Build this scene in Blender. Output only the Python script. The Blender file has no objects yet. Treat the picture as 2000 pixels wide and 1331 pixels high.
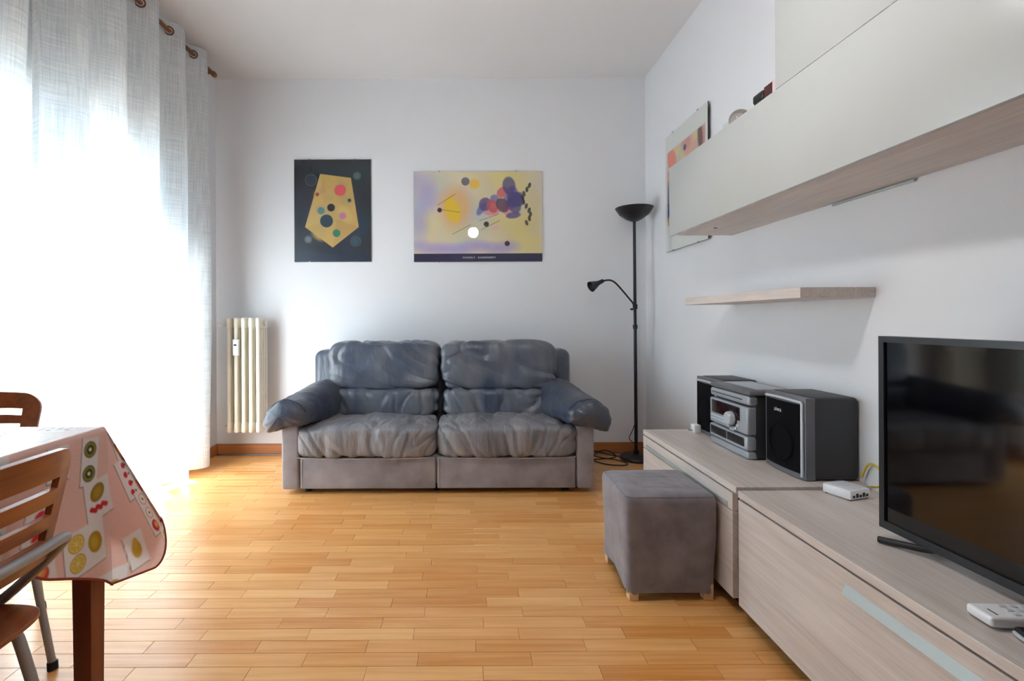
import bpy, bmesh, math, random
import numpy as np
from mathutils import Vector, Matrix, noise

random.seed(7)
PI = math.pi
SC = bpy.context.scene
COL = SC.collection

# ------------------------------------------------------------------ camera, sky, sun, exposure
cam_d = bpy.data.cameras.new('camera')
cam_d.sensor_width = 36.0
cam_d.lens = 17.28
cam_d.shift_x = 0.046
cam_d.shift_y = -0.02125
cam_d.clip_start = 0.05
cam = bpy.data.objects.new('camera', cam_d)
COL.objects.link(cam)
cam.location = (0, 0, 1.035)
cam.rotation_euler = (PI / 2, 0.0048, 0)
SC.camera = cam

world = bpy.data.worlds.new('world')
SC.world = world
world.use_nodes = True
wn = world.node_tree.nodes
wn['Background'].inputs['Color'].default_value = (0.56, 0.78, 1.0, 1)
wn['Background'].inputs['Strength'].default_value = 0.75

sun_d = bpy.data.lights.new('sun', 'SUN')
sun_d.energy = 11.0
sun_d.angle = math.radians(1.0)
sun_d.color = (0.90, 0.955, 1.0)
sun = bpy.data.objects.new('sun', sun_d)
COL.objects.link(sun)
sun.location = (-6, -4, 6)
sun.rotation_euler = Vector((0.508, 0.603, -0.616)).to_track_quat('-Z', 'Y').to_euler()

SC.view_settings.view_transform = 'Standard'
SC.view_settings.look = 'None'
SC.view_settings.gamma = 1.0
SC.view_settings.use_curve_mapping = False
SC.view_settings.exposure = 2.96

# ------------------------------------------------------------------ helpers
def lin(c):
    return tuple(((v / 255) / 12.92 if v / 255 <= 0.04045 else ((v / 255 + 0.055) / 1.055) ** 2.4) for v in c)

def tag(o, label=None, cat=None, group=None, kind=None):
    if label: o['label'] = label
    if cat: o['category'] = cat
    if group: o['group'] = group
    if kind: o['kind'] = kind
    return o

def thing(name, loc, label, cat, group=None, rz=0.0):
    o = bpy.data.objects.new(name, None)
    COL.objects.link(o)
    o.location = loc
    o.rotation_euler = (0, 0, rz)
    o.empty_display_size = 0.1
    bpy.context.view_layer.update()
    return tag(o, label, cat, group)

def link_mesh(name, me, m, parent=None, smooth=False, local=False):
    """one mesh object; vertices are in world space unless local"""
    o = bpy.data.objects.new(name, me)
    COL.objects.link(o)
    if m: me.materials.append(m)
    if smooth:
        me.polygons.foreach_set('use_smooth', [True] * len(me.polygons))
    if parent is not None:
        o.parent = parent
        if not local:
            w = parent
            off = Vector((0, 0, 0))
            while w is not None:
                off += Vector(w.location)
                w = w.parent
            me.transform(Matrix.Translation(-off))
    return o

def arr_mesh(name, V, F):
    me = bpy.data.meshes.new(name)
    me.from_pydata([tuple(v) for v in V], [], F)
    me.update()
    return me

class MB:
    def __init__(self): self.bm = bmesh.new()
    def box(self, lo, hi, r=0.0, seg=2):
        g = bmesh.ops.create_cube(self.bm, size=1.0)
        vs = g['verts']
        for v in vs:
            v.co = Vector([lo[i] + (v.co[i] + 0.5) * (hi[i] - lo[i]) for i in range(3)])
        if r > 0:
            es = list({e for v in vs for e in v.link_edges})
            bmesh.ops.bevel(self.bm, geom=es, offset=r, segments=seg, profile=0.5, affect='EDGES', clamp_overlap=True)
        return self
    def cyl(self, p, q, r0, r1=None, n=24):
        p, q = Vector(p), Vector(q)
        r1 = r0 if r1 is None else r1
        d = q - p
        M = Matrix.Translation((p + q) / 2) @ d.to_track_quat('Z', 'Y').to_matrix().to_4x4()
        bmesh.ops.create_cone(self.bm, cap_ends=True, segments=n, radius1=r0, radius2=r1, depth=d.length, matrix=M)
        return self
    def lathe(self, prof, origin=(0, 0, 0), axis=(0, 0, 1), n=32, cap=False):
        """prof: list of (r, z) along axis"""
        q = Vector(axis).to_track_quat('Z', 'Y').to_matrix()
        o = Vector(origin)
        rings = []
        for r, z in prof:
            if r < 1e-6:
                rings.append([self.bm.verts.new(o + q @ Vector((0, 0, z)))])
            else:
                rings.append([self.bm.verts.new(o + q @ Vector((r * math.cos(2 * PI * k / n), r * math.sin(2 * PI * k / n), z))) for k in range(n)])
        for a, b in zip(rings, rings[1:]):
            for k in range(n):
                k2 = (k + 1) % n
                if len(a) == 1 and len(b) == 1: continue
                if len(a) == 1: self.bm.faces.new((a[0], b[k], b[k2]))
                elif len(b) == 1: self.bm.faces.new((a[k], a[k2], b[0]))
                else: self.bm.faces.new((a[k], a[k2], b[k2], b[k]))
        return self
    def tube(self, pts, r, n=10, sub=6, closed=False, smooth=True):
        P = [Vector(p) for p in pts]
        if smooth and len(P) > 2:
            Q = []
            for i in range(len(P) - 1):
                p0 = P[max(i - 1, 0)]; p1 = P[i]; p2 = P[i + 1]; p3 = P[min(i + 2, len(P) - 1)]
                for k in range(sub):
                    t = k / sub
                    Q.append(0.5 * ((2 * p1) + (p2 - p0) * t + (2 * p0 - 5 * p1 + 4 * p2 - p3) * t * t + (3 * p1 - p0 - 3 * p2 + p3) * t ** 3))
            Q.append(P[-1])
            P = Q
        T = [(P[min(i + 1, len(P) - 1)] - P[max(i - 1, 0)]).normalized() for i in range(len(P))]
        up = Vector((0, 0, 1)) if abs(T[0].z) < 0.9 else Vector((1, 0, 0))
        N = (up - T[0] * up.dot(T[0])).normalized()
        rings = []
        for i, p in enumerate(P):
            N = (N - T[i] * N.dot(T[i])).normalized()
            B = T[i].cross(N)
            rr = r(i / (len(P) - 1)) if callable(r) else r
            rings.append([self.bm.verts.new(p + (N * math.cos(2 * PI * k / n) + B * math.sin(2 * PI * k / n)) * rr) for k in range(n)])
        for a, b in zip(rings, rings[1:]):
            for k in range(n):
                k2 = (k + 1) % n
                self.bm.faces.new((a[k], a[k2], b[k2], b[k]))
        self.bm.faces.new(rings[0][::-1]); self.bm.faces.new(rings[-1])
        return self
    def sphere(self, c, r, sc=(1, 1, 1), seg=32):
        M = Matrix.Translation(Vector(c)) @ Matrix.Diagonal((*[r * s for s in sc], 1))
        bmesh.ops.create_uvsphere(self.bm, u_segments=seg, v_segments=seg // 2, radius=1.0, matrix=M)
        return self
    def prism(self, poly, h0, h1, axes='xyz'):
        """extrude 2D polygon along third axis; axes gives world axes for (u, v, h)"""
        ix = ['xyz'.index(a) for a in axes]
        def mk(u, v, h):
            c = [0, 0, 0]
            c[ix[0]], c[ix[1]], c[ix[2]] = u, v, h
            return self.bm.verts.new(c)
        a = [mk(u, v, h0) for u, v in poly]
        b = [mk(u, v, h1) for u, v in poly]
        n = len(poly)
        self.bm.faces.new(a[::-1]); self.bm.faces.new(b)
        for k in range(n):
            self.bm.faces.new((a[k], a[(k + 1) % n], b[(k + 1) % n], b[k]))
        return self
    def build(self, name, m, parent=None, smooth=None, local=False, angle=40):
        bmesh.ops.recalc_face_normals(self.bm, faces=self.bm.faces)
        me = bpy.data.meshes.new(name)
        self.bm.to_mesh(me); self.bm.free()
        o = link_mesh(name, me, m, parent, False, local)
        if smooth is not False:
            me.polygons.foreach_set('use_smooth', [True] * len(me.polygons))
            me.set_sharp_from_angle(angle=math.radians(angle))
        return o

# ------------------------------------------------------------------ materials
def nt(m):
    m.use_nodes = True
    t = m.node_tree
    return t, t.nodes, t.links, t.nodes['Principled BSDF']

def mat(name, c, rough=0.5, metal=0.0, var=0.06, vscale=6.0, bump=0.0, bscale=60.0, stretch=None, coat=0.0, sheen=0.0, spec=0.5, c2=None, dist=0.01, detail=4):
    m = bpy.data.materials.new(name)
    t, n, l, b = nt(m)
    b.inputs['Roughness'].default_value = rough
    b.inputs['Metallic'].default_value = metal
    b.inputs['Coat Weight'].default_value = coat
    b.inputs['Coat Roughness'].default_value = 0.05
    b.inputs['Sheen Weight'].default_value = sheen
    b.inputs['Specular IOR Level'].default_value = spec
    g = n.new('ShaderNodeNewGeometry')
    mp = n.new('ShaderNodeMapping')
    l.new(g.outputs['Position'], mp.inputs['Vector'])
    if stretch: mp.inputs['Scale'].default_value = stretch
    no = n.new('ShaderNodeTexNoise')
    no.inputs['Scale'].default_value = vscale
    no.inputs['Detail'].default_value = detail
    l.new(mp.outputs[0], no.inputs['Vector'])
    mx = n.new('ShaderNodeMix'); mx.data_type = 'RGBA'
    a = lin(c)
    if c2 is None:
        lo = tuple(v * (1 - var) for v in a); hi = tuple(min(1, v * (1 + var)) for v in a)
    else:
        lo, hi = lin(c2), a
    mx.inputs['A'].default_value = (*lo, 1); mx.inputs['B'].default_value = (*hi, 1)
    rp = n.new('ShaderNodeMapRange')
    rp.inputs['From Min'].default_value = 0.3; rp.inputs['From Max'].default_value = 0.7
    l.new(no.outputs['Fac'], rp.inputs['Value'])
    l.new(rp.outputs[0], mx.inputs['Factor'])
    l.new(mx.outputs['Result'], b.inputs['Base Color'])
    if bump > 0:
        n2 = n.new('ShaderNodeTexNoise'); n2.inputs['Scale'].default_value = bscale; n2.inputs['Detail'].default_value = 5
        l.new(mp.outputs[0], n2.inputs['Vector'])
        bp = n.new('ShaderNodeBump'); bp.inputs['Strength'].default_value = bump; bp.inputs['Distance'].default_value = dist
        l.new(n2.outputs['Fac'], bp.inputs['Height']); l.new(bp.outputs[0], b.inputs['Normal'])
    return m

def wood_mat(name, c_lo, c_hi, along, rough=0.4, fine=90.0, broad=9.0, rnd=None, bump=0.06, coat=0.0):
    """grain running along world axis (0,1,2); rnd: 'object' | 'island' adds piece-to-piece tone"""
    m = bpy.data.materials.new(name)
    t, n, l, b = nt(m)
    b.inputs['Roughness'].default_value = rough
    b.inputs['Coat Weight'].default_value = coat
    b.inputs['Coat Roughness'].default_value = 0.15
    g = n.new('ShaderNodeNewGeometry')
    vec = g.outputs['Position']
    rv = None
    if rnd:
        rv = g.outputs['Random Per Island'] if rnd == 'island' else n.new('ShaderNodeObjectInfo').outputs['Random']
        ml = n.new('ShaderNodeMath'); ml.operation = 'MULTIPLY'; ml.inputs[1].default_value = 37.0
        l.new(rv, ml.inputs[0])
        ad = n.new('ShaderNodeVectorMath'); ad.operation = 'ADD'
        l.new(vec, ad.inputs[0]); l.new(ml.outputs[0], ad.inputs[1])
        vec = ad.outputs[0]
    def layer(scale, ratio, detail, distn):
        mp = n.new('ShaderNodeMapping')
        s = [1.0, 1.0, 1.0]; s[along] = ratio
        mp.inputs['Scale'].default_value = s
        l.new(vec, mp.inputs['Vector'])
        no = n.new('ShaderNodeTexNoise')
        no.inputs['Scale'].default_value = scale; no.inputs['Detail'].default_value = detail; no.inputs['Distortion'].default_value = distn
        l.new(mp.outputs[0], no.inputs['Vector'])
        return no.outputs['Fac']
    f1 = layer(fine, 0.04, 3, 0.2)
    f2 = layer(broad, 0.10, 4, 0.8)
    a1 = n.new('ShaderNodeMath'); a1.operation = 'MULTIPLY'; a1.inputs[1].default_value = 0.45
    l.new(f1, a1.inputs[0])
    a2 = n.new('ShaderNodeMath'); a2.operation = 'MULTIPLY_ADD'; a2.inputs[1].default_value = 0.55
    l.new(f2, a2.inputs[0]); l.new(a1.outputs[0], a2.inputs[2])
    out = a2.outputs[0]
    if rv is not None:
        a3 = n.new('ShaderNodeMath'); a3.operation = 'MULTIPLY_ADD'; a3.inputs[1].default_value = 0.20
        l.new(rv, a3.inputs[0]); l.new(out, a3.inputs[2])
        a4 = n.new('ShaderNodeMath'); a4.operation = 'SUBTRACT'; a4.inputs[1].default_value = 0.10
        l.new(a3.outputs[0], a4.inputs[0]); out = a4.outputs[0]
    rp = n.new('ShaderNodeMapRange'); rp.inputs['From Min'].default_value = 0.30; rp.inputs['From Max'].default_value = 0.70
    l.new(out, rp.inputs['Value'])
    mx = n.new('ShaderNodeMix'); mx.data_type = 'RGBA'
    mx.inputs['A'].default_value = (*lin(c_lo), 1); mx.inputs['B'].default_value = (*lin(c_hi), 1)
    l.new(rp.outputs[0], mx.inputs['Factor']); l.new(mx.outputs['Result'], b.inputs['Base Color'])
    bp = n.new('ShaderNodeBump'); bp.inputs['Strength'].default_value = bump; bp.inputs['Distance'].default_value = 0.002
    l.new(f1, bp.inputs['Height']); l.new(bp.outputs[0], b.inputs['Normal'])
    return m

def pane_mat(name, tint=(1, 1, 1), rough=0.0):
    m = bpy.data.materials.new(name)
    m.use_nodes = True
    t = m.node_tree; n = t.nodes; l = t.links
    n.remove(n['Principled BSDF'])
    tr = n.new('ShaderNodeBsdfTransparent'); tr.inputs[0].default_value = (*tint, 1)
    gl = n.new('ShaderNodeBsdfGlossy'); gl.inputs['Roughness'].default_value = rough
    fr = n.new('ShaderNodeFresnel'); fr.inputs['IOR'].default_value = 1.45
    mx = n.new('ShaderNodeMixShader')
    ge = n.new('ShaderNodeNewGeometry')       # thin pane: only the entering side mirrors
    iv = n.new('ShaderNodeMath'); iv.operation = 'SUBTRACT'; iv.inputs[0].default_value = 1.0
    l.new(ge.outputs['Backfacing'], iv.inputs[1])
    ml = n.new('ShaderNodeMath'); ml.operation = 'MULTIPLY'
    l.new(fr.outputs[0], ml.inputs[0]); l.new(iv.outputs[0], ml.inputs[1])
    l.new(ml.outputs[0], mx.inputs[0]); l.new(tr.outputs[0], mx.inputs[1]); l.new(gl.outputs[0], mx.inputs[2])
    l.new(mx.outputs[0], n['Material Output'].inputs['Surface'])
    return m

def print_mat(name, rough=0.45, translucent=0.0):
    """colours come from the printed colour attribute"""
    m = bpy.data.materials.new(name)
    t, n, l, b = nt(m)
    at = n.new('ShaderNodeVertexColor'); at.layer_name = 'print'
    no = n.new('ShaderNodeTexNoise'); no.inputs['Scale'].default_value = 90
    mx = n.new('ShaderNodeMix'); mx.data_type = 'RGBA'; mx.blend_type = 'MULTIPLY'
    mx.inputs['Factor'].default_value = 0.12
    l.new(at.outputs['Color'], mx.inputs['A']); l.new(no.outputs['Fac'], mx.inputs['B'])
    l.new(mx.outputs['Result'], b.inputs['Base Color'])
    b.inputs['Roughness'].default_value = rough
    if translucent > 0:
        ts = n.new('ShaderNodeBsdfTranslucent'); l.new(mx.outputs['Result'], ts.inputs[0])
        ms = n.new('ShaderNodeMixShader'); ms.inputs[0].default_value = translucent
        l.new(b.outputs[0], ms.inputs[1]); l.new(ts.outputs[0], ms.inputs[2])
        l.new(ms.outputs[0], n['Material Output'].inputs['Surface'])
    return m

M = {}
M['wall'] = mat('wall_paint', (228, 229, 233), 0.85, var=0.015, vscale=1.5, bump=0.03, bscale=180, dist=0.002)
M['ceiling'] = mat('ceiling_paint', (228, 226, 226), 0.9, var=0.015, vscale=1.2)
M['plank'] = wood_mat('oak_stave', (216, 142, 68), (247, 190, 122), 0, 0.30, 70, 7, 'object', 0.05, 0.25)
M['plank_far'] = wood_mat('oak_stave_far', (216, 142, 68), (247, 190, 122), 0, 0.30, 70, 7, 'island', 0.05, 0.25)
M['subfloor'] = mat('subfloor', (70, 38, 16), 0.9)
M['baseboard'] = wood_mat('baseboard_wood', (160, 92, 48), (196, 128, 76), 0, 0.4, 60, 6)
M['baseboard_y'] = wood_mat('baseboard_wood_side', (160, 92, 48), (196, 128, 76), 1, 0.4, 60, 6)
M['elm'] = wood_mat('pale_elm_laminate', (192, 179, 171), (226, 216, 210), 1, 0.42, 110, 12, None, 0.05)
M['elm_x'] = wood_mat('pale_elm_laminate_cross', (192, 179, 171), (226, 216, 210), 0, 0.42, 110, 12, None, 0.05)
M['cream'] = mat('cream_gloss_lacquer', (188, 190, 188), 0.22, var=0.01, vscale=2, coat=0.12, spec=0.3)
M['groove'] = mat('dark_groove', (45, 36, 30), 0.8)
M['steel'] = mat('brushed_steel', (176, 184, 184), 0.5, 0.3, var=0.04, vscale=40, stretch=(1, 0.05, 1))
M['leather'] = mat('worn_blue_grey_leather', (116, 119, 125), 0.30, vscale=5, bump=0.55, bscale=20, c2=(58, 70, 92), dist=0.014, stretch=(1.0, 0.4, 0.4))
M['seat_leather'] = mat('worn_grey_seat_leather', (152, 148, 150), 0.42, vscale=7, bump=0.7, bscale=24, c2=(104, 106, 116), dist=0.016, stretch=(1.0, 0.3, 0.3))
M['suede'] = mat('grey_suede', (160, 154, 158), 0.75, vscale=9, bump=0.12, bscale=90, c2=(132, 126, 132), dist=0.004, sheen=0.2)
M['pillow_leather'] = mat('arm_leather', (88, 91, 98), 0.32, vscale=6, bump=0.45, bscale=36, c2=(46, 56, 80), dist=0.008)
M['velvet'] = mat('taupe_grey_cover', (140, 134, 141), 0.85, vscale=12, bump=0.3, bscale=45, c2=(114, 108, 115), dist=0.006, sheen=0.35)
M['black'] = mat('black_plastic', (22, 22, 24), 0.35, var=0.1)
M['lamp_black'] = mat('black_enamel', (20, 20, 22), 0.4, var=0.1)
M['charcoal'] = mat('charcoal_plastic', (52, 53, 57), 0.5, var=0.06, bump=0.05, bscale=300, dist=0.001)
M['charcoal_lt'] = mat('grey_plastic', (104, 105, 110), 0.45, var=0.05)
M['silver'] = mat('silver_plastic', (170, 176, 184), 0.35, 0.25, var=0.04)
M['silver_lt'] = mat('pale_silver_plastic', (205, 212, 220), 0.3, 0.2, var=0.03)
M['grille'] = mat('black_speaker_cloth', (11, 11, 15), 0.95, var=0.1, bump=0.2, bscale=500, dist=0.001, spec=0.15)
M['display'] = mat('smoked_display', (34, 8, 8), 0.1, var=0.2, coat=0.5)
M['white_plastic'] = mat('white_plastic', (236, 236, 238), 0.35, var=0.02)
M['rad'] = mat('cream_radiator_enamel', (232, 226, 210), 0.35, var=0.02)
M['chrome'] = mat('chrome', (200, 200, 205), 0.2, 0.9, var=0.03)
M['rodwood'] = wood_mat('walnut_rod', (96, 52, 22), (150, 92, 44), 1, 0.4, 80, 10)
M['brass'] = mat('bronze_eyelet', (120, 92, 66), 0.35, 0.7, var=0.05)
M['screen'] = mat('tv_screen', (6, 6, 8), 0.06, var=0.1, spec=0.6)
M['bezel'] = mat('tv_bezel', (30, 33, 38), 0.3, var=0.05)
M['yellow'] = mat('yellow_cable', (214, 180, 40), 0.45, var=0.05)
M['cherry'] = wood_mat('cherry_plywood', (112, 54, 24), (168, 92, 46), 1, 0.35, 60, 8, None, 0.04, 0.3)
M['table_wood'] = wood_mat('dark_cherry', (84, 34, 18), (128, 58, 32), 2, 0.4, 60, 8)
M['tube'] = mat('silver_grey_tube', (158, 158, 160), 0.35, 0.35, var=0.03)
M['rubber'] = mat('black_rubber', (24, 22, 22), 0.8)
M['footwood'] = mat('pale_pine', (222, 190, 150), 0.5, var=0.08)
M['glass'] = pane_mat('window_glass', (0.97, 0.99, 0.98))
M['picture_glass'] = pane_mat('picture_glass')
M['board'] = mat('hardboard', (60, 52, 46), 0.8)
M['boardpale'] = mat('pale_board', (216, 220, 216), 0.6, var=0.02)
M['winframe'] = mat('white_window_frame', (226, 226, 224), 0.4, var=0.02)
M['stone'] = mat('balcony_tile', (176, 164, 150), 0.8, vscale=8, var=0.08)
M['redbox'] = mat('dark_red_print', (72, 26, 26), 0.4, var=0.3, vscale=40)
M['pink'] = mat('pale_pink_card', (226, 200, 200), 0.6, var=0.05)
M['hem'] = mat('brown_red_hem', (140, 52, 36), 0.7, var=0.05)
M['darkmark'] = mat('dark_print', (40, 40, 44), 0.6)
M['paper_white'] = mat('white_ink', (235, 235, 235), 0.6)
M['print'] = print_mat('poster_print', 0.5)
M['cloth'] = print_mat('printed_oilcloth', 0.32, 0.32)

def crystal():
    m = bpy.data.materials.new('clear_crystal')
    t, n, l, b = nt(m)
    b.inputs['Transmission Weight'].default_value = 1.0
    b.inputs['Roughness'].default_value = 0.0
    b.inputs['IOR'].default_value = 1.5
    b.inputs['Base Color'].default_value = (0.62, 0.58, 0.54, 1)
    return m
M['crystal'] = crystal()

def curtain_mat():
    m = bpy.data.materials.new('sheer_linen')
    m.use_nodes = True
    t = m.node_tree; n = t.nodes; l = t.links
    n.remove(n['Principled BSDF'])
    uv = n.new('ShaderNodeUVMap'); uv.uv_map = 'UVMap'
    def thr(sx, sy, sc):
        mp = n.new('ShaderNodeMapping'); mp.inputs['Scale'].default_value = (sx, sy, 1)
        l.new(uv.outputs[0], mp.inputs['Vector'])
        no = n.new('ShaderNodeTexNoise'); no.inputs['Scale'].default_value = sc; no.inputs['Detail'].default_value = 3
        l.new(mp.outputs[0], no.inputs['Vector'])
        return no.outputs['Fac']
    a = thr(7, 190, 1.0); b = thr(150, 5, 1.0)
    ad = n.new('ShaderNodeMath'); ad.operation = 'ADD'; l.new(a, ad.inputs[0]); l.new(b, ad.inputs[1])
    rp = n.new('ShaderNodeMapRange'); rp.inputs['From Min'].default_value = 0.75; rp.inputs['From Max'].default_value = 1.25
    l.new(ad.outputs[0], rp.inputs['Value'])
    mx = n.new('ShaderNodeMix'); mx.data_type = 'RGBA'
    mx.inputs['A'].default_value = (0.70, 0.73, 0.75, 1); mx.inputs['B'].default_value = (0.97, 0.98, 0.98, 1)
    l.new(rp.outputs[0], mx.inputs['Factor'])
    df = n.new('ShaderNodeBsdfDiffuse'); l.new(mx.outputs['Result'], df.inputs[0])
    ts = n.new('ShaderNodeBsdfTranslucent'); l.new(mx.outputs['Result'], ts.inputs[0])
    m1 = n.new('ShaderNodeMixShader'); m1.inputs[0].default_value = 0.58
    l.new(df.outputs[0], m1.inputs[1]); l.new(ts.outputs[0], m1.inputs[2])
    tr = n.new('ShaderNodeBsdfTransparent')
    rt = n.new('ShaderNodeMapRange'); rt.inputs['To Min'].default_value = 0.004; rt.inputs['To Max'].default_value = 0.030
    l.new(rp.outputs[0], rt.inputs['Value'])
    m2 = n.new('ShaderNodeMixShader'); l.new(rt.outputs[0], m2.inputs[0])
    l.new(m1.outputs[0], m2.inputs[1]); l.new(tr.outputs[0], m2.inputs[2])
    l.new(m2.outputs[0], n['Material Output'].inputs['Surface'])
    return m
M['curtain'] = curtain_mat()

def glow(name, c, s):
    m = bpy.data.materials.new(name)
    t, n, l, b = nt(m)
    b.inputs['Emission Color'].default_value = (*c, 1)
    b.inputs['Emission Strength'].default_value = s
    b.inputs['Base Color'].default_value = (0.9, 0.88, 0.82, 1)
    return m
M['globe'] = glow('lit_opal_glass', (1.0, 0.97, 0.945), 22.0)

# ------------------------------------------------------------------ room shell
XL, XR, YB, YR, ZC = -1.92, 1.40, 3.797, -3.8, 2.895
def struct(name, mb, m, smooth=False):
    return tag(mb.build(name, m, smooth=smooth), kind='structure')

struct('wall_back', MB().box((XL - 0.35, YB, -0.05), (XR + 0.2, YB + 0.2, ZC)), M['wall'])
struct('wall_right', MB().box((XR, YR - 0.2, -0.05), (XR + 0.2, YB, ZC)), M['wall'])
struct('wall_rear', MB().box((XL - 0.35, YR - 0.2, -0.05), (XR, YR, ZC)), M['wall'])
WY0, WY1, WZ = 1.48, 3.05, 2.06
wl = MB()
wl.box((XL - 0.33, YR, -0.05), (XL, WY0, ZC)).box((XL - 0.33, WY1, -0.05), (XL, YB, ZC)).box((XL - 0.33, WY0, WZ), (XL, WY1, ZC))
struct('wall_left', wl, M['wall'])
struct('ceiling', MB().box((XL - 0.35, YR - 0.2, ZC), (XR + 0.2, YB + 0.2, ZC + 0.15)), M['ceiling'])
struct('balcony_floor', MB().box((XL - 1.9, 0.3, -0.2), (XL - 0.34, 4.6, -0.04)), M['stone'])

# floor: slab and oak staves laid in rows across the room
floor = struct('floor', MB().box((XL - 0.33, YR, -0.06), (XR, YB, -0.012)), M['subfloor'])
SL, SW, GAP = 0.345, 0.0600, 0.0011
def stave_mesh(length):
    mb = MB()
    hx, hy, c = length / 2 - GAP / 2, SW / 2 - GAP / 2, 0.0006
    v = [(-hx, -hy, -0.0115), (hx, -hy, -0.0115), (hx, hy, -0.0115), (-hx, hy, -0.0115),
         (-hx, -hy, -c), (hx, -hy, -c), (hx, hy, -c), (-hx, hy, -c),
         (-hx + c, -hy + c, 0), (hx - c, -hy + c, 0), (hx - c, hy - c, 0), (-hx + c, hy - c, 0)]
    F = [(8, 9, 10, 11)] + [(a, (a + 1) % 4, 4 + (a + 1) % 4, 4 + a) for a in range(4)] + [(4 + a, 4 + (a + 1) % 4, 8 + (a + 1) % 4, 8 + a) for a in range(4)]
    return v, F
full_v, full_f = stave_mesh(SL)
plank_me = arr_mesh('plank', full_v, full_f)
plank_me.materials.append(M['plank'])
spots = []
rows = range(int((YR - 1.4946) / SW) + 1, int((YB - 1.4946) / SW) + 1)
for r in rows:
    y = 1.4946 + r * SW
    if y - SW / 2 < YR or y + SW / 2 > YB: continue
    off = (-0.17 if r % 2 == 0 else -0.29) + random.uniform(-0.03, 0.03)
    x = off - SL * 8
    while x < XR:
        a, b = max(x, XL), min(x + SL, XR)
        if b - a > 0.02:
            spots.append((a, b, y))
        x += SL
def vis(sp):
    a, b, y = sp
    if y < 1.38: return -1
    cx = (a + b) / 2
    px = 908 + cx / y * 960
    if px < 150 or px > 1600: return -1
    if -1.05 < cx < 0.72 and y > 3.0: return -1
    if cx > 0.95: return -1
    if cx < -1.82: return -1
    return 1 / y / y
spots.sort(key=lambda s: -vis(s))
rest_v, rest_f = [], []
count = 0
for a, b, y in spots:
    full = (b - a) > SL - 1e-4
    if count < 295 and vis((a, b, y)) > 0:
        if full:
            me = plank_me
        else:
            v, F = stave_mesh(b - a)
            me = arr_mesh('plank', v, F); me.materials.append(M['plank'])
        o = bpy.data.objects.new('plank', me)
        COL.objects.link(o)
        o.parent = floor
        o.location = ((a + b) / 2, y, 0)
        count += 1
    else:
        v, F = stave_mesh(b - a)
        k = len(rest_v)
        rest_v += [(p[0] + (a + b) / 2, p[1] + y, p[2]) for p in v]
        rest_f += [tuple(i + k for i in f) for f in F]
tag(link_mesh('parquet', arr_mesh('parquet', rest_v, rest_f), M['plank_far'], floor), kind='stuff')

def skirting(name, lo, hi, m):
    struct(name, MB().box(lo, hi, 0.003, 1), m)
skirting('baseboard_back', (XL, YB - 0.014, 0), (XR, YB, 0.078), M['baseboard'])
skirting('baseboard_left', (XL, WY1, 0), (XL + 0.014, YB - 0.014, 0.078), M['baseboard_y'])
skirting('baseboard_right', (XR - 0.014, 2.59, 0), (XR, YB - 0.014, 0.078), M['baseboard_y'])

# french window in the left wall
win = bpy.data.objects.new('window_1', None); COL.objects.link(win)
win.location = (XL - 0.12, WY0, 0); tag(win, kind='structure')
bpy.context.view_layer.update()
xw0, xw1 = XL - 0.15, XL - 0.09
MB().box((xw0, WY0, 0), (xw1, WY0 + 0.05, WZ)).box((xw0, WY1 - 0.05, 0), (xw1, WY1, WZ)).box((xw0, WY0 + 0.05, WZ - 0.05), (xw1, WY1 - 0.05, WZ)).build('window_frame', M['winframe'], win)
mid = (WY0 + WY1) / 2
for a, b in ((WY0 + 0.05, mid), (mid, WY1 - 0.05)):
    s = MB()
    s.box((xw0 - 0.01, a, 0.02), (xw1 - 0.01, a + 0.06, WZ - 0.05)).box((xw0 - 0.01, b - 0.06, 0.02), (xw1 - 0.01, b, WZ - 0.05))
    s.box((xw0 - 0.01, a + 0.06, 0.02), (xw1 - 0.01, b - 0.06, 0.12)).box((xw0 - 0.01, a + 0.06, WZ - 0.12), (xw1 - 0.01, b - 0.06, WZ - 0.05))
    sash = s.build('sash', M['winframe'], win)
    MB().box((xw0 + 0.02, a + 0.06, 0.12), (xw0 + 0.026, b - 0.06, WZ - 0.12)).build('pane', M['glass'], sash)
MB().box((xw1 - 0.01, mid - 0.02, 1.0), (xw1 + 0.03, mid + 0.0, 1.13), 0.006).build('handle', M['steel'], win)

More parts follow.
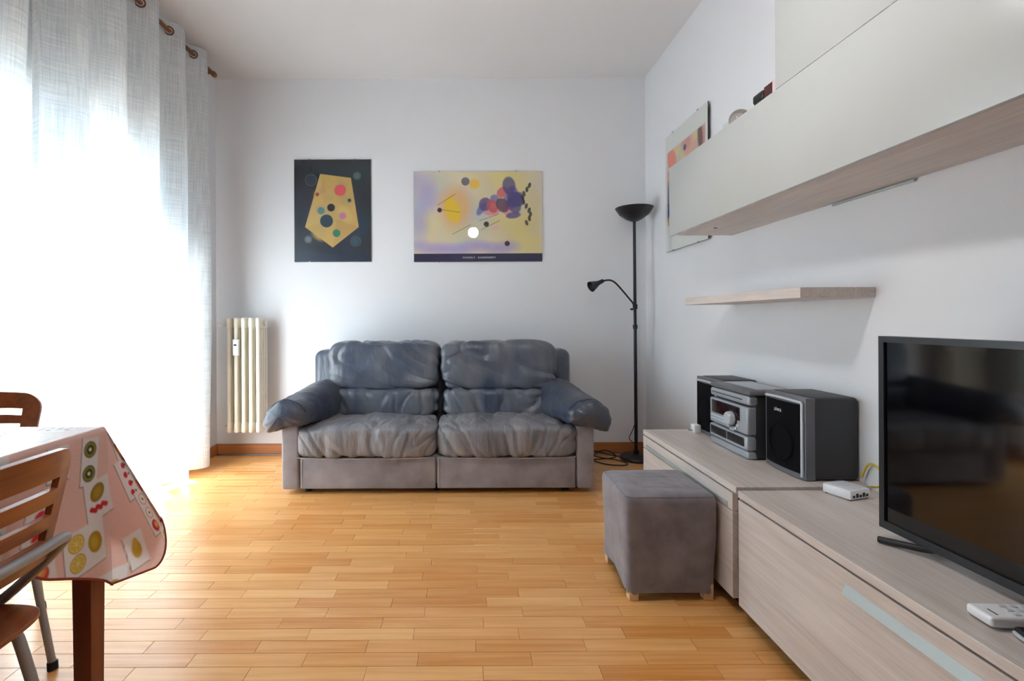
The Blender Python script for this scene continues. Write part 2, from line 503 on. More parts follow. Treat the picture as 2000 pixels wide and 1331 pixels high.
# ------------------------------------------------------------------ curtains
def curtain_panel(y0, y1, lam, phase, amp, xc, label, seed, xlow=None, alow=None):
    t = thing('sheer_curtain', (xc, (y0 + y1) / 2, 0.02), label, 'curtain', 'sheer curtains on the wooden rod')
    ny, nz = int((y1 - y0) / 0.008), 60
    ys = np.linspace(y0, y1, ny + 1)
    zs = np.concatenate([np.linspace(0.04, 2.6, nz - 9), np.linspace(2.62, 2.862, 10)])
    def xof(y, z):
        k = 1 - z / 2.86
        ph = 2 * PI * (y - phase) / lam + 0.5 * k * math.sin(3.1 * y + seed) + 0.35 * k * math.sin(1.7 * z + seed)
        s = math.cos(ph)
        s = math.copysign(abs(s) ** 0.8, s)
        d = min(1.0, max(0.0, (2.75 - z) / 1.2))     # a panel may hang back towards the window below the rod
        xb = xc if xlow is None else xc + (xlow - xc) * d
        a = (amp if alow is None else amp + (alow - amp) * d) * (1 + 0.25 * k * math.sin(5.3 * y + seed * 2))
        return xb + a * s + 0.012 * k * math.sin(2.3 * z + 7 * y)
    V, U = [], []
    arc = 0
    for i, y in enumerate(ys):
        if i: arc += math.hypot(y - ys[i - 1], xof(y, 2.86) - xof(ys[i - 1], 2.86))
        for z in zs:
            hem = 0.006 * math.sin(9 * y + seed) if z < 0.06 else 0
            V.append((xof(y, z), y, z + hem)); U.append((arc, z))
    n = len(zs)
    F = [(i * n + j, (i + 1) * n + j, (i + 1) * n + j + 1, i * n + j + 1) for i in range(ny) for j in range(n - 1)]
    me = arr_mesh('fabric', V, F)
    uvl = me.uv_layers.new(name='UVMap')
    li = np.zeros(len(me.loops), dtype=np.int32); me.loops.foreach_get('vertex_index', li)
    uvl.data.foreach_set('uv', np.array(U, dtype=np.float32)[li].ravel())
    link_mesh('fabric', me, M['curtain'], t, smooth=True)
    # eyelets where the cloth crosses the rod
    y = phase + lam / 4
    k = 0
    while y - lam / 2 > y0: y -= lam / 2
    while y < y1 - 0.01:
        mb = MB()
        d = (xof(y + 0.004, 2.806) - xof(y - 0.004, 2.806)) / 0.008
        nrm = Vector((1, -d, 0)).normalized()
        bmesh.ops.create_cone(mb.bm, cap_ends=False, segments=20, radius1=0.021, radius2=0.021, depth=0.006)
        bmesh.ops.create_cone(mb.bm, cap_ends=False, segments=20, radius1=0.029, radius2=0.029, depth=0.003)
        ring = MB()
        ring.lathe([(0.021, -0.003), (0.029, -0.002), (0.029, 0.002), (0.021, 0.003), (0.021, -0.003)], (xof(y, 2.806), y, 2.806), nrm, 20)
        mb.bm.free()
        ring.build('eyelet', M['brass'], t)
        y += lam / 2
    return t
curtain_panel(2.03, 3.465, 0.268, 3.34, 0.055, -1.80, 'white sheer curtain with sunlit folds ending beside the radiator', 1.3)
curtain_panel(0.85, 2.30, 0.268, 2.00, 0.050, -1.812, 'bluish shaded sheer curtain at the left edge of the picture', 2.1, -1.868, 0.028)

t = thing('curtain_rod', (-1.80, 2.2, 2.806), 'brown wooden curtain rod hanging below the ceiling above the sheers', 'curtain rod')
MB().cyl((-1.80, 0.7, 2.806), (-1.80, 3.53, 2.806), 0.0125).build('rod', M['rodwood'], t)
for y in (0.69, 3.54):
    MB().lathe([(0, -0.02), (0.016, -0.02), (0.019, -0.012), (0.02, 0.0), (0.019, 0.012), (0.015, 0.02), (0, 0.02)], (-1.80, y, 2.806), (0, 1, 0), 20).build('finial', M['rodwood'], t)
for y in (0.75, 3.50):
    MB().box((XL, y - 0.012, 2.79), (-1.80, y + 0.012, 2.822), 0.004).build('bracket', M['rodwood'], t)

# ------------------------------------------------------------------ rounded cushions
def sq_grid(n):
    """unit cube surface grid, welded"""
    pts, faces, idx = [], [], {}
    def key(p): return tuple(round(c * n) for c in p)
    def vid(p):
        k = key(p)
        if k not in idx:
            idx[k] = len(pts); pts.append(p)
        return idx[k]
    lin_ = [(-1 + 2 * i / n) for i in range(n + 1)]
    for ax in range(3):
        for sgn in (-1, 1):
            for i in range(n):
                for j in range(n):
                    q = []
                    for (a, b) in ((i, j), (i + 1, j), (i + 1, j + 1), (i, j + 1)):
                        p = [0, 0, 0]
                        p[ax] = sgn; p[(ax + 1) % 3] = lin_[a]; p[(ax + 2) % 3] = lin_[b]
                        q.append(vid(tuple(p)))
                    faces.append(q if sgn > 0 else q[::-1])
    return np.array(pts), faces
GRID = {}
def cushion(name, lo, hi, m, parent, k=6.0, n=36, fn=None, wr=0.0, wscale=(10, 3, 3), seed=0.0, local=False):
    if n not in GRID: GRID[n] = sq_grid(n)
    P, F = GRID[n]
    g = np.tan(P * 0.72) / math.tan(0.72)      # more points near the edges is not needed, spread evenly
    g = P
    L = (np.abs(g) ** k).sum(1) ** (1 / k)
    S = g / L[:, None]
    c = (np.array(lo) + np.array(hi)) / 2
    h = (np.array(hi) - np.array(lo)) / 2
    V = []
    for s in S:
        p = Vector(c + h * s)
        if wr:
            nrm = Vector([math.copysign(abs(s[i]) ** (k - 1), s[i]) / h[i] for i in range(3)]).normalized()
            sl = (p.x - c[0]) / h[0]
            q = Vector((p.x * wscale[0] + seed - sl * 5.0 * p.z, p.y * wscale[1], p.z * wscale[2] + 1.5 * p.x))
            a = noise.noise(q) ; b = noise.noise(q * 2.1 + Vector((5, 3, 1)))
            crease = max(0.0, 1 - abs(a) * 5.0) + 0.6 * max(0.0, 1 - abs(b) * 4.0)
            p = p + nrm * wr * (0.35 * a - 0.75 * crease)
        if fn: p = fn(p, s)
        V.append(p)
    return link_mesh(name, arr_mesh(name, V, F), m, parent, True, local)

# ------------------------------------------------------------------ sofa
sofa = thing('sofa', (-0.163, 3.3, 0), 'worn grey-blue leather two-seat sofa with pillow arms against the back wall', 'sofa')
SX = -0.1635
def mir(x): return 2 * SX - x
for s in (0, 1):
    a, b = (-1.087, -0.985) if s == 0 else (mir(-0.985), mir(-1.087))
    MB().box((a, 2.898, 0.03), (b, 3.66, 0.43), 0.014, 3).build('arm_panel', M['suede'], sofa)
MB().box((-0.985, 2.94, 0.05), (0.658, 3.66, 0.22), 0.01).build('base', M['suede'], sofa)
for a, b in ((-0.978, -0.178), (-0.168, 0.650)):
    sk = MB().box((a, 2.902, 0.032), (b, 2.945, 0.215), 0.008, 3).build('front_skirt', M['suede'], sofa)
    MB().tube([(a + 0.012, 2.903, 0.036), (a + 0.012, 2.901, 0.21)], 0.0028, 6, smooth=False).build('seam', M['suede'], sk)
for x in (-0.95, -0.18, 0.6):
    for y in (2.98, 3.6):
        MB().cyl((x, y, 0), (x, y, 0.055), 0.022, 0.026, 16).build('foot', M['rubber'], sofa)
MB().box((-1.083, 3.50, 0.2), (0.756, 3.735, 0.815), 0.06, 6).build('back_frame', M['leather'], sofa)
def seat_fn(sgn):
    def fn(p, s):
        # crown of the seat and soft belly of the front edge
        if s[2] > 0.3: p.z += 0.012 * (1 - s[0] ** 2) * max(0, s[2])
        if s[1] < 0: p.y -= 0.010 * (1 - s[0] ** 4) * (1 - s[2] ** 2)
        return p
    return fn
for i, (a, b) in enumerate(((-1.020, -0.172), (-0.176, 0.679))):
    c = cushion('seat_cushion', (a, 2.868, 0.207), (b, 3.42, 0.402), M['seat_leather'], sofa, 7, 84, seat_fn(i), 0.016, (10, 3.0, 3.0), i * 9.1)
    V = []
    z = 0.222
    MB().tube([(a + 0.03, 2.884, z), (a + 0.2, 2.872, z - 0.004), (b - 0.2, 2.872, z - 0.004), (b - 0.03, 2.884, z)], 0.0032, 6).build('piping', M['suede'], c)
def lean(p, s):
    # the backrest leans back towards the top
    p.y += 0.16 * (p.z - 0.45)
    return p
for i, (a, b) in enumerate(((-0.950, -0.170), (-0.168, 0.628))):
    cushion('back_cushion', (a, 3.30, 0.545), (b, 3.53, 0.885), M['leather'], sofa, 6.0, 90, lean, 0.021, (8, 3, 2.2), 3.3 + i * 5)
    cushion('lumbar_cushion', (a + 0.01, 3.275, 0.375), (b - 0.005, 3.50, 0.570), M['leather'], sofa, 5.0, 74, lean, 0.016, (11, 3, 2.5), 13.3 + i * 5)

def arm_pillow(flip):
    ns, nc = 44, 44
    V = []
    for i in range(ns + 1):
        s = i / ns                       # 0 back, 1 front
        e = s * 2 - 1
        cap = (1 - abs(e) ** 9) ** (1 / 3.2) if abs(e) < 1 else 0.0
        y = 3.46 + (2.832 - 3.46) * s
        ss = s * s * (3 - 2 * s)
        cx = -0.925 + (-1.066 + 0.925) * ss
        cz = 0.530 + (0.474 - 0.530) * ss
        a = 0.138 + (0.136 - 0.138) * ss
        b = 0.088 + (0.084 - 0.088) * ss
        th = math.radians(34 + (-15 - 34) * ss)      # inner side low at the back, outer side low in front
        for j in range(nc):
            w = 2 * PI * j / nc
            cu, su = math.cos(w), math.sin(w)
            u = math.copysign(abs(cu) ** 0.86, cu) * a * (0.15 + 0.85 * cap)
            v = math.copysign(abs(su) ** 0.80, su) * b * cap
            v -= 0.34 * u * u / a                     # the pad bends over the arm
            x = cx + u * math.cos(th) + v * math.sin(th)
            z = cz - u * math.sin(th) + v * math.cos(th)
            q = Vector((x * 13, y * 6 + 4 * flip, z * 13))
            nn = noise.noise(q) * 0.006 + (1 - min(1, abs(noise.noise(q * 1.7)) * 3)) * 0.005
            if s > 0.86: nn += 0.007 * math.sin(w * 9) * (s - 0.86) / 0.14 * cap
            V.append((x + nn * cu, y, z + nn * su))
    if flip: V = [(mir(x), y, z) for x, y, z in V]
    F = [(i * nc + j, i * nc + (j + 1) % nc, (i + 1) * nc + (j + 1) % nc, (i + 1) * nc + j) for i in range(ns) for j in range(nc)]
    if flip: F = [f[::-1] for f in F]
    F.append(tuple(range(nc)) if flip else tuple(range(nc))[::-1])
    F.append(tuple(ns * nc + j for j in range(nc))[::(-1 if flip else 1)])
    o = link_mesh('arm_pillow', arr_mesh('arm_pillow', V, F), M['pillow_leather'], sofa, True)
    i = int(ns * 0.93)
    pts = [V[i * nc + j] for j in range(2, nc // 2 - 1, 2)]
    pts = [(p[0], p[1] - 0.002, p[2] + 0.001) for p in pts]
    MB().tube(pts, 0.0025, 6).build('stitching', M['pillow_leather'], o)
arm_pillow(0); arm_pillow(1)

# ------------------------------------------------------------------ radiator
rad = thing('radiator', (-1.62, 3.67, 0.2), 'cream cast-iron column radiator on the back wall beside the sofa', 'radiator')
ZB, ZT = 0.205, 1.052
for k in range(5):
    x = -1.730 + k * 0.0535
    mb = MB()
    for j in range(4):
        y = 3.602 + j * 0.043
        mb.cyl((x, y, ZB + 0.05), (x, y, ZT - 0.05), 0.0145, n=14)
    for z0, z1 in ((ZB, ZB + 0.085), (ZT - 0.085, ZT)):
        mb.box((x - 0.0165, 3.585, z0), (x + 0.0165, 3.748, z1), 0.016, 3)
    for zz in (0.49, 0.76):
        mb.box((x - 0.006, 3.602, zz - 0.008), (x + 0.006, 3.731, zz + 0.008), 0.003)
    if k < 4:
        for zz in (ZB + 0.045, ZT - 0.045):
            mb.cyl((x + 0.012, 3.667, zz), (x + 0.042, 3.667, zz), 0.022, n=16)
    mb.build('section', M['rad'], rad, angle=50)
MB().cyl((-1.516, 3.667, ZT - 0.045), (-1.483, 3.667, ZT - 0.045), 0.021, n=8).build('plug', M['rad'], rad)
v = MB().cyl((-1.74, 3.667, 1.007), (-1.79, 3.667, 1.007), 0.010, n=12).cyl((-1.775, 3.667, 1.007), (-1.775, 3.79, 1.007), 0.009, n=12).build('valve', M['chrome'], rad)
MB().lathe([(0, 0), (0.018, 0), (0.022, 0.01), (0.022, 0.045), (0.018, 0.055), (0, 0.056)], (-1.785, 3.667, 1.007), (-0.75, -0.66, -0.05), 20).build('thermostat_head', M['white_plastic'], v)
MB().cyl((-1.74, 3.667, 0.250), (-1.785, 3.667, 0.250), 0.011, n=12).cyl((-1.772, 3.667, 0.25), (-1.772, 3.79, 0.25), 0.009, n=12).build('return_valve', M['chrome'], rad)
hm = MB().box((-1.684, 3.562, 0.775), (-1.646, 3.590, 0.892), 0.004).build('heat_meter', M['white_plastic'], rad)
MB().box((-1.676, 3.5605, 0.846), (-1.656, 3.5625, 0.858)).build('meter_display', M['darkmark'], hm)

# ------------------------------------------------------------------ floor lamp
lamp = thing('floor_lamp', (1.252, 3.60, 0), 'black uplighter floor lamp with bowl shade and small bent reading arm', 'lamp')
LX, LY = 1.250, 3.60
MB().lathe([(0, 0), (0.118, 0), (0.120, 0.012), (0.112, 0.024), (0.05, 0.034), (0.02, 0.040), (0.018, 0.07), (0, 0.07)], (LX, LY, 0), n=40).build('base', M['lamp_black'], lamp)
MB().cyl((LX, LY, 0.03), (LX - 0.006, LY, 1.75), 0.0125, 0.0105, 16).build('pole', M['lamp_black'], lamp)
MB().lathe([(0.0, 0.0), (0.022, 0.0), (0.06, 0.018), (0.105, 0.052), (0.135, 0.098), (0.1335, 0.100), (0.102, 0.056), (0.058, 0.023), (0.0, 0.008)], (LX - 0.006, LY, 1.742), n=44).build('bowl_shade', M['lamp_black'], lamp)
MB().cyl((LX - 0.003, LY, 0.955), (LX - 0.003, LY, 0.985), 0.017, n=16).build('collar', M['lamp_black'], lamp)
MB().cyl((LX - 0.003, LY, 1.10), (LX - 0.003, LY, 1.135), 0.017, n=16).build('collar', M['lamp_black'], lamp)
arm = MB().tube([(1.240, 3.585, 0.985), (1.236, 3.583, 1.08), (1.228, 3.58, 1.135), (1.19, 3.58, 1.185), (1.12, 3.58, 1.268), (1.085, 3.58, 1.300), (1.050, 3.58, 1.312), (1.00, 3.58, 1.305)], 0.0065, 10).build('reading_arm', M['lamp_black'], lamp)
MB().lathe([(0, -0.002), (0.014, -0.002), (0.0155, 0.02), (0.018, 0.045), (0.033, 0.085), (0.040, 0.110), (0.038, 0.110), (0.031, 0.086), (0, 0.06)], (1.005, 3.58, 1.306), (-0.86, -0.3, -0.40), 28).build('reading_head', M['lamp_black'], arm)
MB().cyl((1.222, 3.575, 1.098), (1.204, 3.57, 1.098), 0.007, n=12).build('switch_knob', M['lamp_black'], arm)
MB().tube([(1.245, 3.583, 0.98), (1.243, 3.585, 0.6), (1.243, 3.583, 0.32), (1.222, 3.575, 0.235), (1.188, 3.565, 0.165), (1.21, 3.57, 0.135), (1.243, 3.58, 0.11)], 0.003, 8).build('pole_cord', M['lamp_black'], lamp)
coil = [(1.16, 3.62, 0.012), (1.08, 3.70, 0.006), (1.0, 3.74, 0.02), (0.92, 3.70, 0.03), (0.95, 3.62, 0.02), (1.04, 3.60, 0.006), (1.12, 3.66, 0.008), (1.06, 3.74, 0.03), (0.96, 3.66, 0.02), (0.93, 3.56, 0.005), (1.00, 3.46, 0.004), (1.12, 3.44, 0.004), (1.14, 3.50, 0.005), (1.05, 3.57, 0.012), (0.95, 3.58, 0.006), (0.84, 3.57, 0.005), (0.70, 3.62, 0.005)]
MB().tube(coil, 0.0042, 8).build('floor_cord', M['lamp_black'], lamp)

# ------------------------------------------------------------------ low cabinets
XC = 0.93
def cab(name, y0, y1, top, label):
    t = thing(name, (1.17, (y0 + y1) / 2, 0), label, 'cabinet', 'low media cabinets along the right wall')
    XK = XR - 0.002
    MB().box((XC, y0, top - 0.024), (XK, y1, top), 0.0015, 1).build('top_panel', M['elm'], t)
    MB().box((XC + 0.022, y0 + 0.018, 0.075), (XK, y1 - 0.018, top - 0.024)).build('carcass', M['groove'], t)
    for a, b in ((y0, y0 + 0.018), (y1 - 0.018, y1)):
        MB().box((XC + 0.022, a, 0.055), (XK, b, top - 0.024), 0.001, 1).build('side_panel', M['elm'], t)
    MB().box((XC + 0.06, y0 + 0.03, 0.0), (XK - 0.02, y1 - 0.03, 0.076)).build('plinth', M['groove'], t)
    return t
c1 = cab('media_cabinet', 1.692, 2.573, 0.451, 'far low pale wood cabinet carrying the stereo')
d = MB().box((XC, 1.692 + 0.022, 0.055), (XC + 0.02, 2.571, 0.358), 0.001, 1).build('drawer_front', M['elm'], c1)
d = MB().box((XC, 1.692 + 0.022, 0.361), (XC + 0.02, 2.571, 0.421), 0.001, 1).build('drawer_front', M['elm'], c1)
MB().box((XC - 0.003, 1.745, 0.362), (XC + 0.002, 2.525, 0.383), 0.001, 1).build('handle', M['steel'], d)
c2 = cab('media_cabinet', 0.55, 1.680, 0.443, 'near low pale wood cabinet carrying the television')
d = MB().box((XC, 0.55, 0.053), (XC + 0.02, 1.678, 0.413), 0.001, 1).build('flap_door', M['elm'], c2)
mb = MB()
mb.prism([(XC - 0.0005, 0.352), (XC - 0.010, 0.356), (XC - 0.0005, 0.380)], 0.62, 1.205, 'xzy')
mb.build('handle', M['steel'], d)

# ------------------------------------------------------------------ wall cabinets and shelf
XA = 1.069
def wallcab(y0, y1, z0, z1, label):
    t = thing('wall_cabinet', (1.23, (y0 + y1) / 2, z0), label, 'cabinet', 'glossy wall cabinets')
    body = MB().box((XA + 0.022, y0, z0 + 0.003), (XR - 0.002, y1, z1), 0.001, 1).build('body', M['elm'], t)
    MB().box((XA, y0, z0 - 0.001), (XA + 0.018, y1, z1 - 0.0005), 0.0015, 2).build('door', M['cream'], t)
    return t, body
wa, body = wallcab(0.62, 2.565, 1.461, 1.8155, 'long glossy cream wall cabinet with wood underside')
MB().box((XR - 0.010, 1.52, 1.454), (XR - 0.004, 1.86, 1.462), 0.001).build('rail', M['steel'], wa)
MB().cyl((1.20, 2.35, 1.4645), (1.20, 2.35, 1.4625), 0.008, n=16).build('screw_cap', M['groove'], body)
wallcab(0.62, 1.688, 1.8175, 2.172, 'upper glossy cream wall cabinet stacked on the longer one')
t = thing('wall_shelf', (1.27, 2.11, 1.10), 'short floating wooden shelf on the right wall under the glossy cabinet', 'shelf')
MB().box((1.146, 1.675, 1.101), (XR - 0.001, 2.55, 1.137), 0.001, 1).build('board', M['elm'], t)
MB().box((1.143, 1.675, 1.101), (1.1465, 2.55, 1.137), 0.001, 1).build('front_edge', M['elm'], t)

# things on the wall cabinet
ZA = 1.8155
t = thing('crystal_ball', (1.155, 2.06, ZA), 'clear crystal ball on top of the long wall cabinet', 'ornament')
MB().lathe([(0, 0), (0.022, 0), (0.018, 0.006), (0.012, 0.014), (0, 0.014)], (1.155, 2.06, ZA), n=24).build('stand', M['glass'], t)
MB().sphere((1.155, 2.06, ZA + 0.050), 0.041, seg=48).build('ball', M['crystal'], t)
t = thing('acrylic_holder', (1.16, 2.155, ZA), 'small clear acrylic plate standing beside the crystal ball', 'ornament')
MB().box((1.15, 2.118, ZA), (1.154, 2.185, ZA + 0.075), 0.002).build('plate', M['glass'], t)
MB().box((1.14, 2.118, ZA), (1.18, 2.185, ZA + 0.004), 0.001).build('foot', M['glass'], t)
t = thing('camera_case', (1.23, 2.0, ZA), 'small black case with a dark lid beside the crystal ball', 'box')
MB().box((1.195, 1.965, ZA), (1.27, 2.03, ZA + 0.125), 0.008, 3).build('body', M['black'], t)
MB().box((1.192, 1.963, ZA + 0.095), (1.272, 2.032, ZA + 0.131), 0.008, 3).build('lid', M['black'], t)
t = thing('boxed_set', (1.24, 1.92, ZA), 'dark red printed box with a pale pink end on the long wall cabinet', 'box')
MB().box((1.195, 1.903, ZA), (1.28, 1.958, ZA + 0.135), 0.001, 1).build('sleeve', M['redbox'], t)
MB().box((1.194, 1.882, ZA), (1.28, 1.903, ZA + 0.137), 0.001, 1).build('card', M['pink'], t)

# ------------------------------------------------------------------ prints (colour attributes)
class Paint:
    def __init__(self, u, v, base, px):
        self.u, self.v, self.px = u, v, px
        self.c = np.tile(np.array(lin(base)), (len(u), 1))
    def put(self, mask, c, op=1.0):
        a = np.clip(mask, 0, 1)[:, None] * op
        self.c = self.c * (1 - a) + np.array(lin(c)) * a
    def loc(self, x, y, ang=0.0):
        du, dv = self.u - x, self.v - y
        ca, sa = math.cos(ang), math.sin(ang)
        return du * ca + dv * sa, -du * sa + dv * ca
    def ell(self, x, y, rx, ry, c, ang=0.0, soft=None, op=1.0):
        a, b = self.loc(x, y, ang)
        r = np.sqrt((a / rx) ** 2 + (b / ry) ** 2)
        s = (soft if soft else self.px) / min(rx, ry)
        self.put((1 - r) / s + 0.5, c, op)
    def ring(self, x, y, r, w, c, op=1.0):
        d = np.abs(np.hypot(self.u - x, self.v - y) - r)
        self.put((w / 2 - d) / self.px + 0.5, c, op)
    def rect(self, x, y, hx, hy, c, ang=0.0, soft=None, op=1.0):
        a, b = self.loc(x, y, ang)
        d = np.maximum(np.abs(a) - hx, np.abs(b) - hy)
        self.put(-d / (soft if soft else self.px) + 0.5, c, op)
    def line(self, x0, y0, x1, y1, w, c, op=1.0):
        d = np.array([x1 - x0, y1 - y0]); L = np.hypot(*d)
        self.rect((x0 + x1) / 2, (y0 + y1) / 2, L / 2, w / 2, c, math.atan2(d[1], d[0]), None, op)
    def tri(self, pts, c, op=1.0):
        m = np.full(len(self.u), 1e9)
        n = len(pts)
        area = sum(pts[i][0] * pts[(i + 1) % n][1] - pts[(i + 1) % n][0] * pts[i][1] for i in range(n))
        sg = 1 if area > 0 else -1
        for i in range(n):
            (x0, y0), (x1, y1) = pts[i], pts[(i + 1) % n]
            L = math.hypot(x1 - x0, y1 - y0)
            m = np.minimum(m, sg * ((x1 - x0) * (self.v - y0) - (y1 - y0) * (self.u - x0)) / L)
        self.put(m / self.px + 0.5, c, op)

def set_print(me, col):
    ca = me.color_attributes.new('print', 'FLOAT_COLOR', 'POINT')
    a = np.ones((len(col), 4), dtype=np.float32); a[:, :3] = col
    ca.data.foreach_set('color', a.ravel())

def poster(name, axis, p0, p1, off, label, painter, cell=0.0028, clips=True, text=None):
    """axis 'y': hangs on the back wall, p=(x,z); axis 'x': on the right wall, p=(y,z), image left is far"""
    W, H = abs(p1[0] - p0[0]), p1[1] - p0[1]
    nu, nv = int(W / cell), int(H / cell)
    U, Vv = np.meshgrid(np.linspace(0, W, nu + 1), np.linspace(0, H, nv + 1), indexing='ij')
    u, v = U.ravel(), Vv.ravel()
    P = Paint(u, v, (128, 128, 128), cell)
    painter(P, W, H)
    def to(uu, vv, d):
        if axis == 'y': return (p0[0] + uu, off - d, p0[1] + vv)
        return (off - d, p0[0] - uu, p0[1] + vv)
    t = thing(name, to(W / 2, 0, 0), label, 'picture', 'glazed clip-frame pictures on the walls')
    V = [to(a, b, 0.0065) for a, b in zip(u, v)]
    n = nv + 1
    F = [(i * n + j, (i + 1) * n + j, (i + 1) * n + j + 1, i * n + j + 1) for i in range(nu) for j in range(nv)]
    me = arr_mesh('print', V, F)
    set_print(me, P.c)
    link_mesh('print', me, M['print'], t)
    def bx(u0, v0, d0, u1, v1, d1, nm, m, r=0.0, par=t):
        a, b = to(u0, v0, d0), to(u1, v1, d1)
        lo = [min(a[i], b[i]) for i in range(3)]; hi = [max(a[i], b[i]) for i in range(3)]
        return MB().box(lo, hi, r, 1).build(nm, m, par)
    bx(0, 0, 0.0, W, H, 0.006, 'backing_board', M['board'])
    bx(0, 0, 0.0075, W, H, 0.0095, 'glass_pane', M['picture_glass'])
    for uu in (W * 0.2, W * 0.8):
        for vv in (0.0, H):
            bx(uu - 0.006, vv - 0.004, 0.002, uu + 0.006, vv + 0.004, 0.0105, 'clip', M['chrome'])
    if text:
        for word, size, tu, tv in text:
            cu = bpy.data.curves.new('lettering', 'FONT'); cu.body = word; cu.size = size; cu.align_x = 'CENTER'; cu.align_y = 'CENTER'; cu.space_character = 1.22
            to_ = bpy.data.objects.new('lettering', cu); COL.objects.link(to_)
            bpy.context.view_layer.update()
            me2 = bpy.data.meshes.new_from_object(to_.evaluated_get(bpy.context.evaluated_depsgraph_get()))
            bpy.data.objects.remove(to_)
            me2.transform(Matrix.Translation(to(tu, tv, 0.0068)) @ Matrix.Rotation(PI / 2, 4, 'X'))
            link_mesh('lettering', me2, M['paper_white'], t)
    return t

rp = random.Random(21)
def paint_dark(P, W, H):
    # generic abstract: pale ochre drifting shapes on a dark slate field
    P.c[:] = lin((36, 42, 54))
    for _ in range(26):
        P.ell(rp.uniform(0, W), rp.uniform(0, H), rp.uniform(.05, .16), rp.uniform(.05, .16), rp.choice([(40, 58, 78), (34, 44, 52), (52, 62, 92), (34, 66, 72), (44, 44, 50)]), rp.uniform(0, 3), 0.09, 0.6)
    q = lambda *p: [(x * W, y * H) for x, y in p]
    P.tri(q((.14, .34), (.50, .14), (.84, .34), (.74, .82), (.34, .86)), (200, 166, 96))
    P.tri(q((.14, .34), (.40, .40), (.34, .86)), (208, 180, 120), .6)
    P.tri(q((.50, .14), (.84, .34), (.55, .42)), (186, 150, 92), .6)
    for _ in range(16):
        P.ell(W * .5 + rp.uniform(-.13, .13), H * .5 + rp.uniform(-.2, .2), rp.uniform(.02, .05), rp.uniform(.02, .06), rp.choice([(214, 186, 116), (190, 150, 100), (206, 170, 80), (178, 158, 110)]), rp.uniform(0, 3), 0.03, 0.6)
    for x, y, r, c in ((.60, .70, .045, (222, 92, 98)), (.42, .40, .05, (44, 70, 86)), (.48, .53, .03, (30, 34, 40)), (.35, .50, .028, (92, 140, 140)), (.63, .45, .026, (196, 120, 160)), (.55, .28, .030, (54, 128, 92)), (.22, .80, .034, (44, 60, 84)), (.80, .20, .030, (52, 92, 110)), (.82, .84, .022, (70, 120, 110)), (.18, .22, .022, (110, 122, 136)), (.72, .60, .014, (52, 60, 40)), (.30, .66, .014, (150, 60, 50))):
        P.ell(W * x, H * y, r, r, c)
        P.ring(W * x, H * y, r * 1.25, .004, (150, 160, 150), .5)
    P.rect(W / 2, H - .03, W / 2, .03, (44, 44, 52), op=.8)
    P.rect(W / 2, .04, W / 2, .04, (34, 46, 70), op=.8)
poster('framed_poster', 'y', (-1.311, 1.479), (-0.720, 2.268), YB - 0.002, 'dark upright abstract poster with ochre patches and dots above the sofa', paint_dark)

def paint_pale(P, W, H):
    # generic abstract: loose washes, a warm block at one side and a plum cluster at the other
    P.c[:] = lin((226, 212, 178))
    for _ in range(60):
        x = rp.uniform(0, W)
        c = rp.choice([(226, 210, 150), (232, 222, 196), (180, 204, 222), (196, 184, 222)] if x < W * .6 else [(226, 208, 130), (220, 206, 150), (214, 204, 196), (230, 214, 140)])
        P.ell(x, rp.uniform(.1, H), rp.uniform(.05, .15), rp.uniform(.04, .1), c, rp.uniform(0, 3), 0.09, 0.5)
    for x in (0.0, .04, .10): P.ell(x, rp.uniform(.2, H), .06, .12, (170, 160, 214), 0, .08, .6)
    for k in range(9): P.ell(.05 + k * .085, .10 + rp.uniform(-.01, .03), .07, .035, (176, 160, 214), 0, .05, .7)
    P.ell(.32, .42, .12, .16, (236, 184, 92), 0, .08, .8)
    P.ell(.30, .40, .055, .10, (240, 202, 48), .3, .01)
    P.ell(.47, .60, .040, .040, (240, 196, 70), 0, .02); P.ell(.40, .62, .032, .032, (104, 104, 112))
    P.ell(.20, .40, .018, .018, (60, 28, 36))
    for k in range(14):
        P.ell(.66 + rp.uniform(-.17, .17), .41 + rp.uniform(-.13, .15), rp.uniform(.03, .065), rp.uniform(.025, .05), rp.choice([(120, 62, 104), (206, 84, 96), (92, 76, 140), (226, 150, 160), (96, 60, 96), (110, 120, 184), (214, 96, 110)]), rp.uniform(0, 3), .008, .9)
    for k in range(4): P.ell(.76 + rp.uniform(-.06, .06), .50 + rp.uniform(-.1, .1), .05, .07, (74, 66, 128), rp.uniform(0, 3), .01, .85)
    for k in range(5):
        a = rp.uniform(-.6, .9); x, y = rp.uniform(.1, .55), rp.uniform(.2, .45)
        P.line(x, y, x + .16 * math.cos(a), y + .16 * math.sin(a), .004, (60, 54, 60), .8)
    for k in range(10):
        P.ell(.87 + .03 * math.sin(k * .8), .30 + k * .032, .012, .022, (36, 34, 44), .3 * math.cos(k), None, .9)
    P.ell(.72, .14, .020, .020, (52, 44, 42)); P.ell(.56, .29, .02, .02, (70, 60, 50)); P.ell(.63, .26, .03, .02, (232, 190, 190), .4)
    P.rect(W / 2, .032, W / 2, .032, (38, 36, 76))
poster('framed_poster', 'y', (-0.391, 1.474), (0.599, 2.171), YB - 0.002, 'wide pale yellow and lilac abstract poster with navy caption strip', paint_pale, text=(('WASSILY', 0.021, 0.424, 0.032), ('KANDINSKY', 0.021, 0.563, 0.032)))

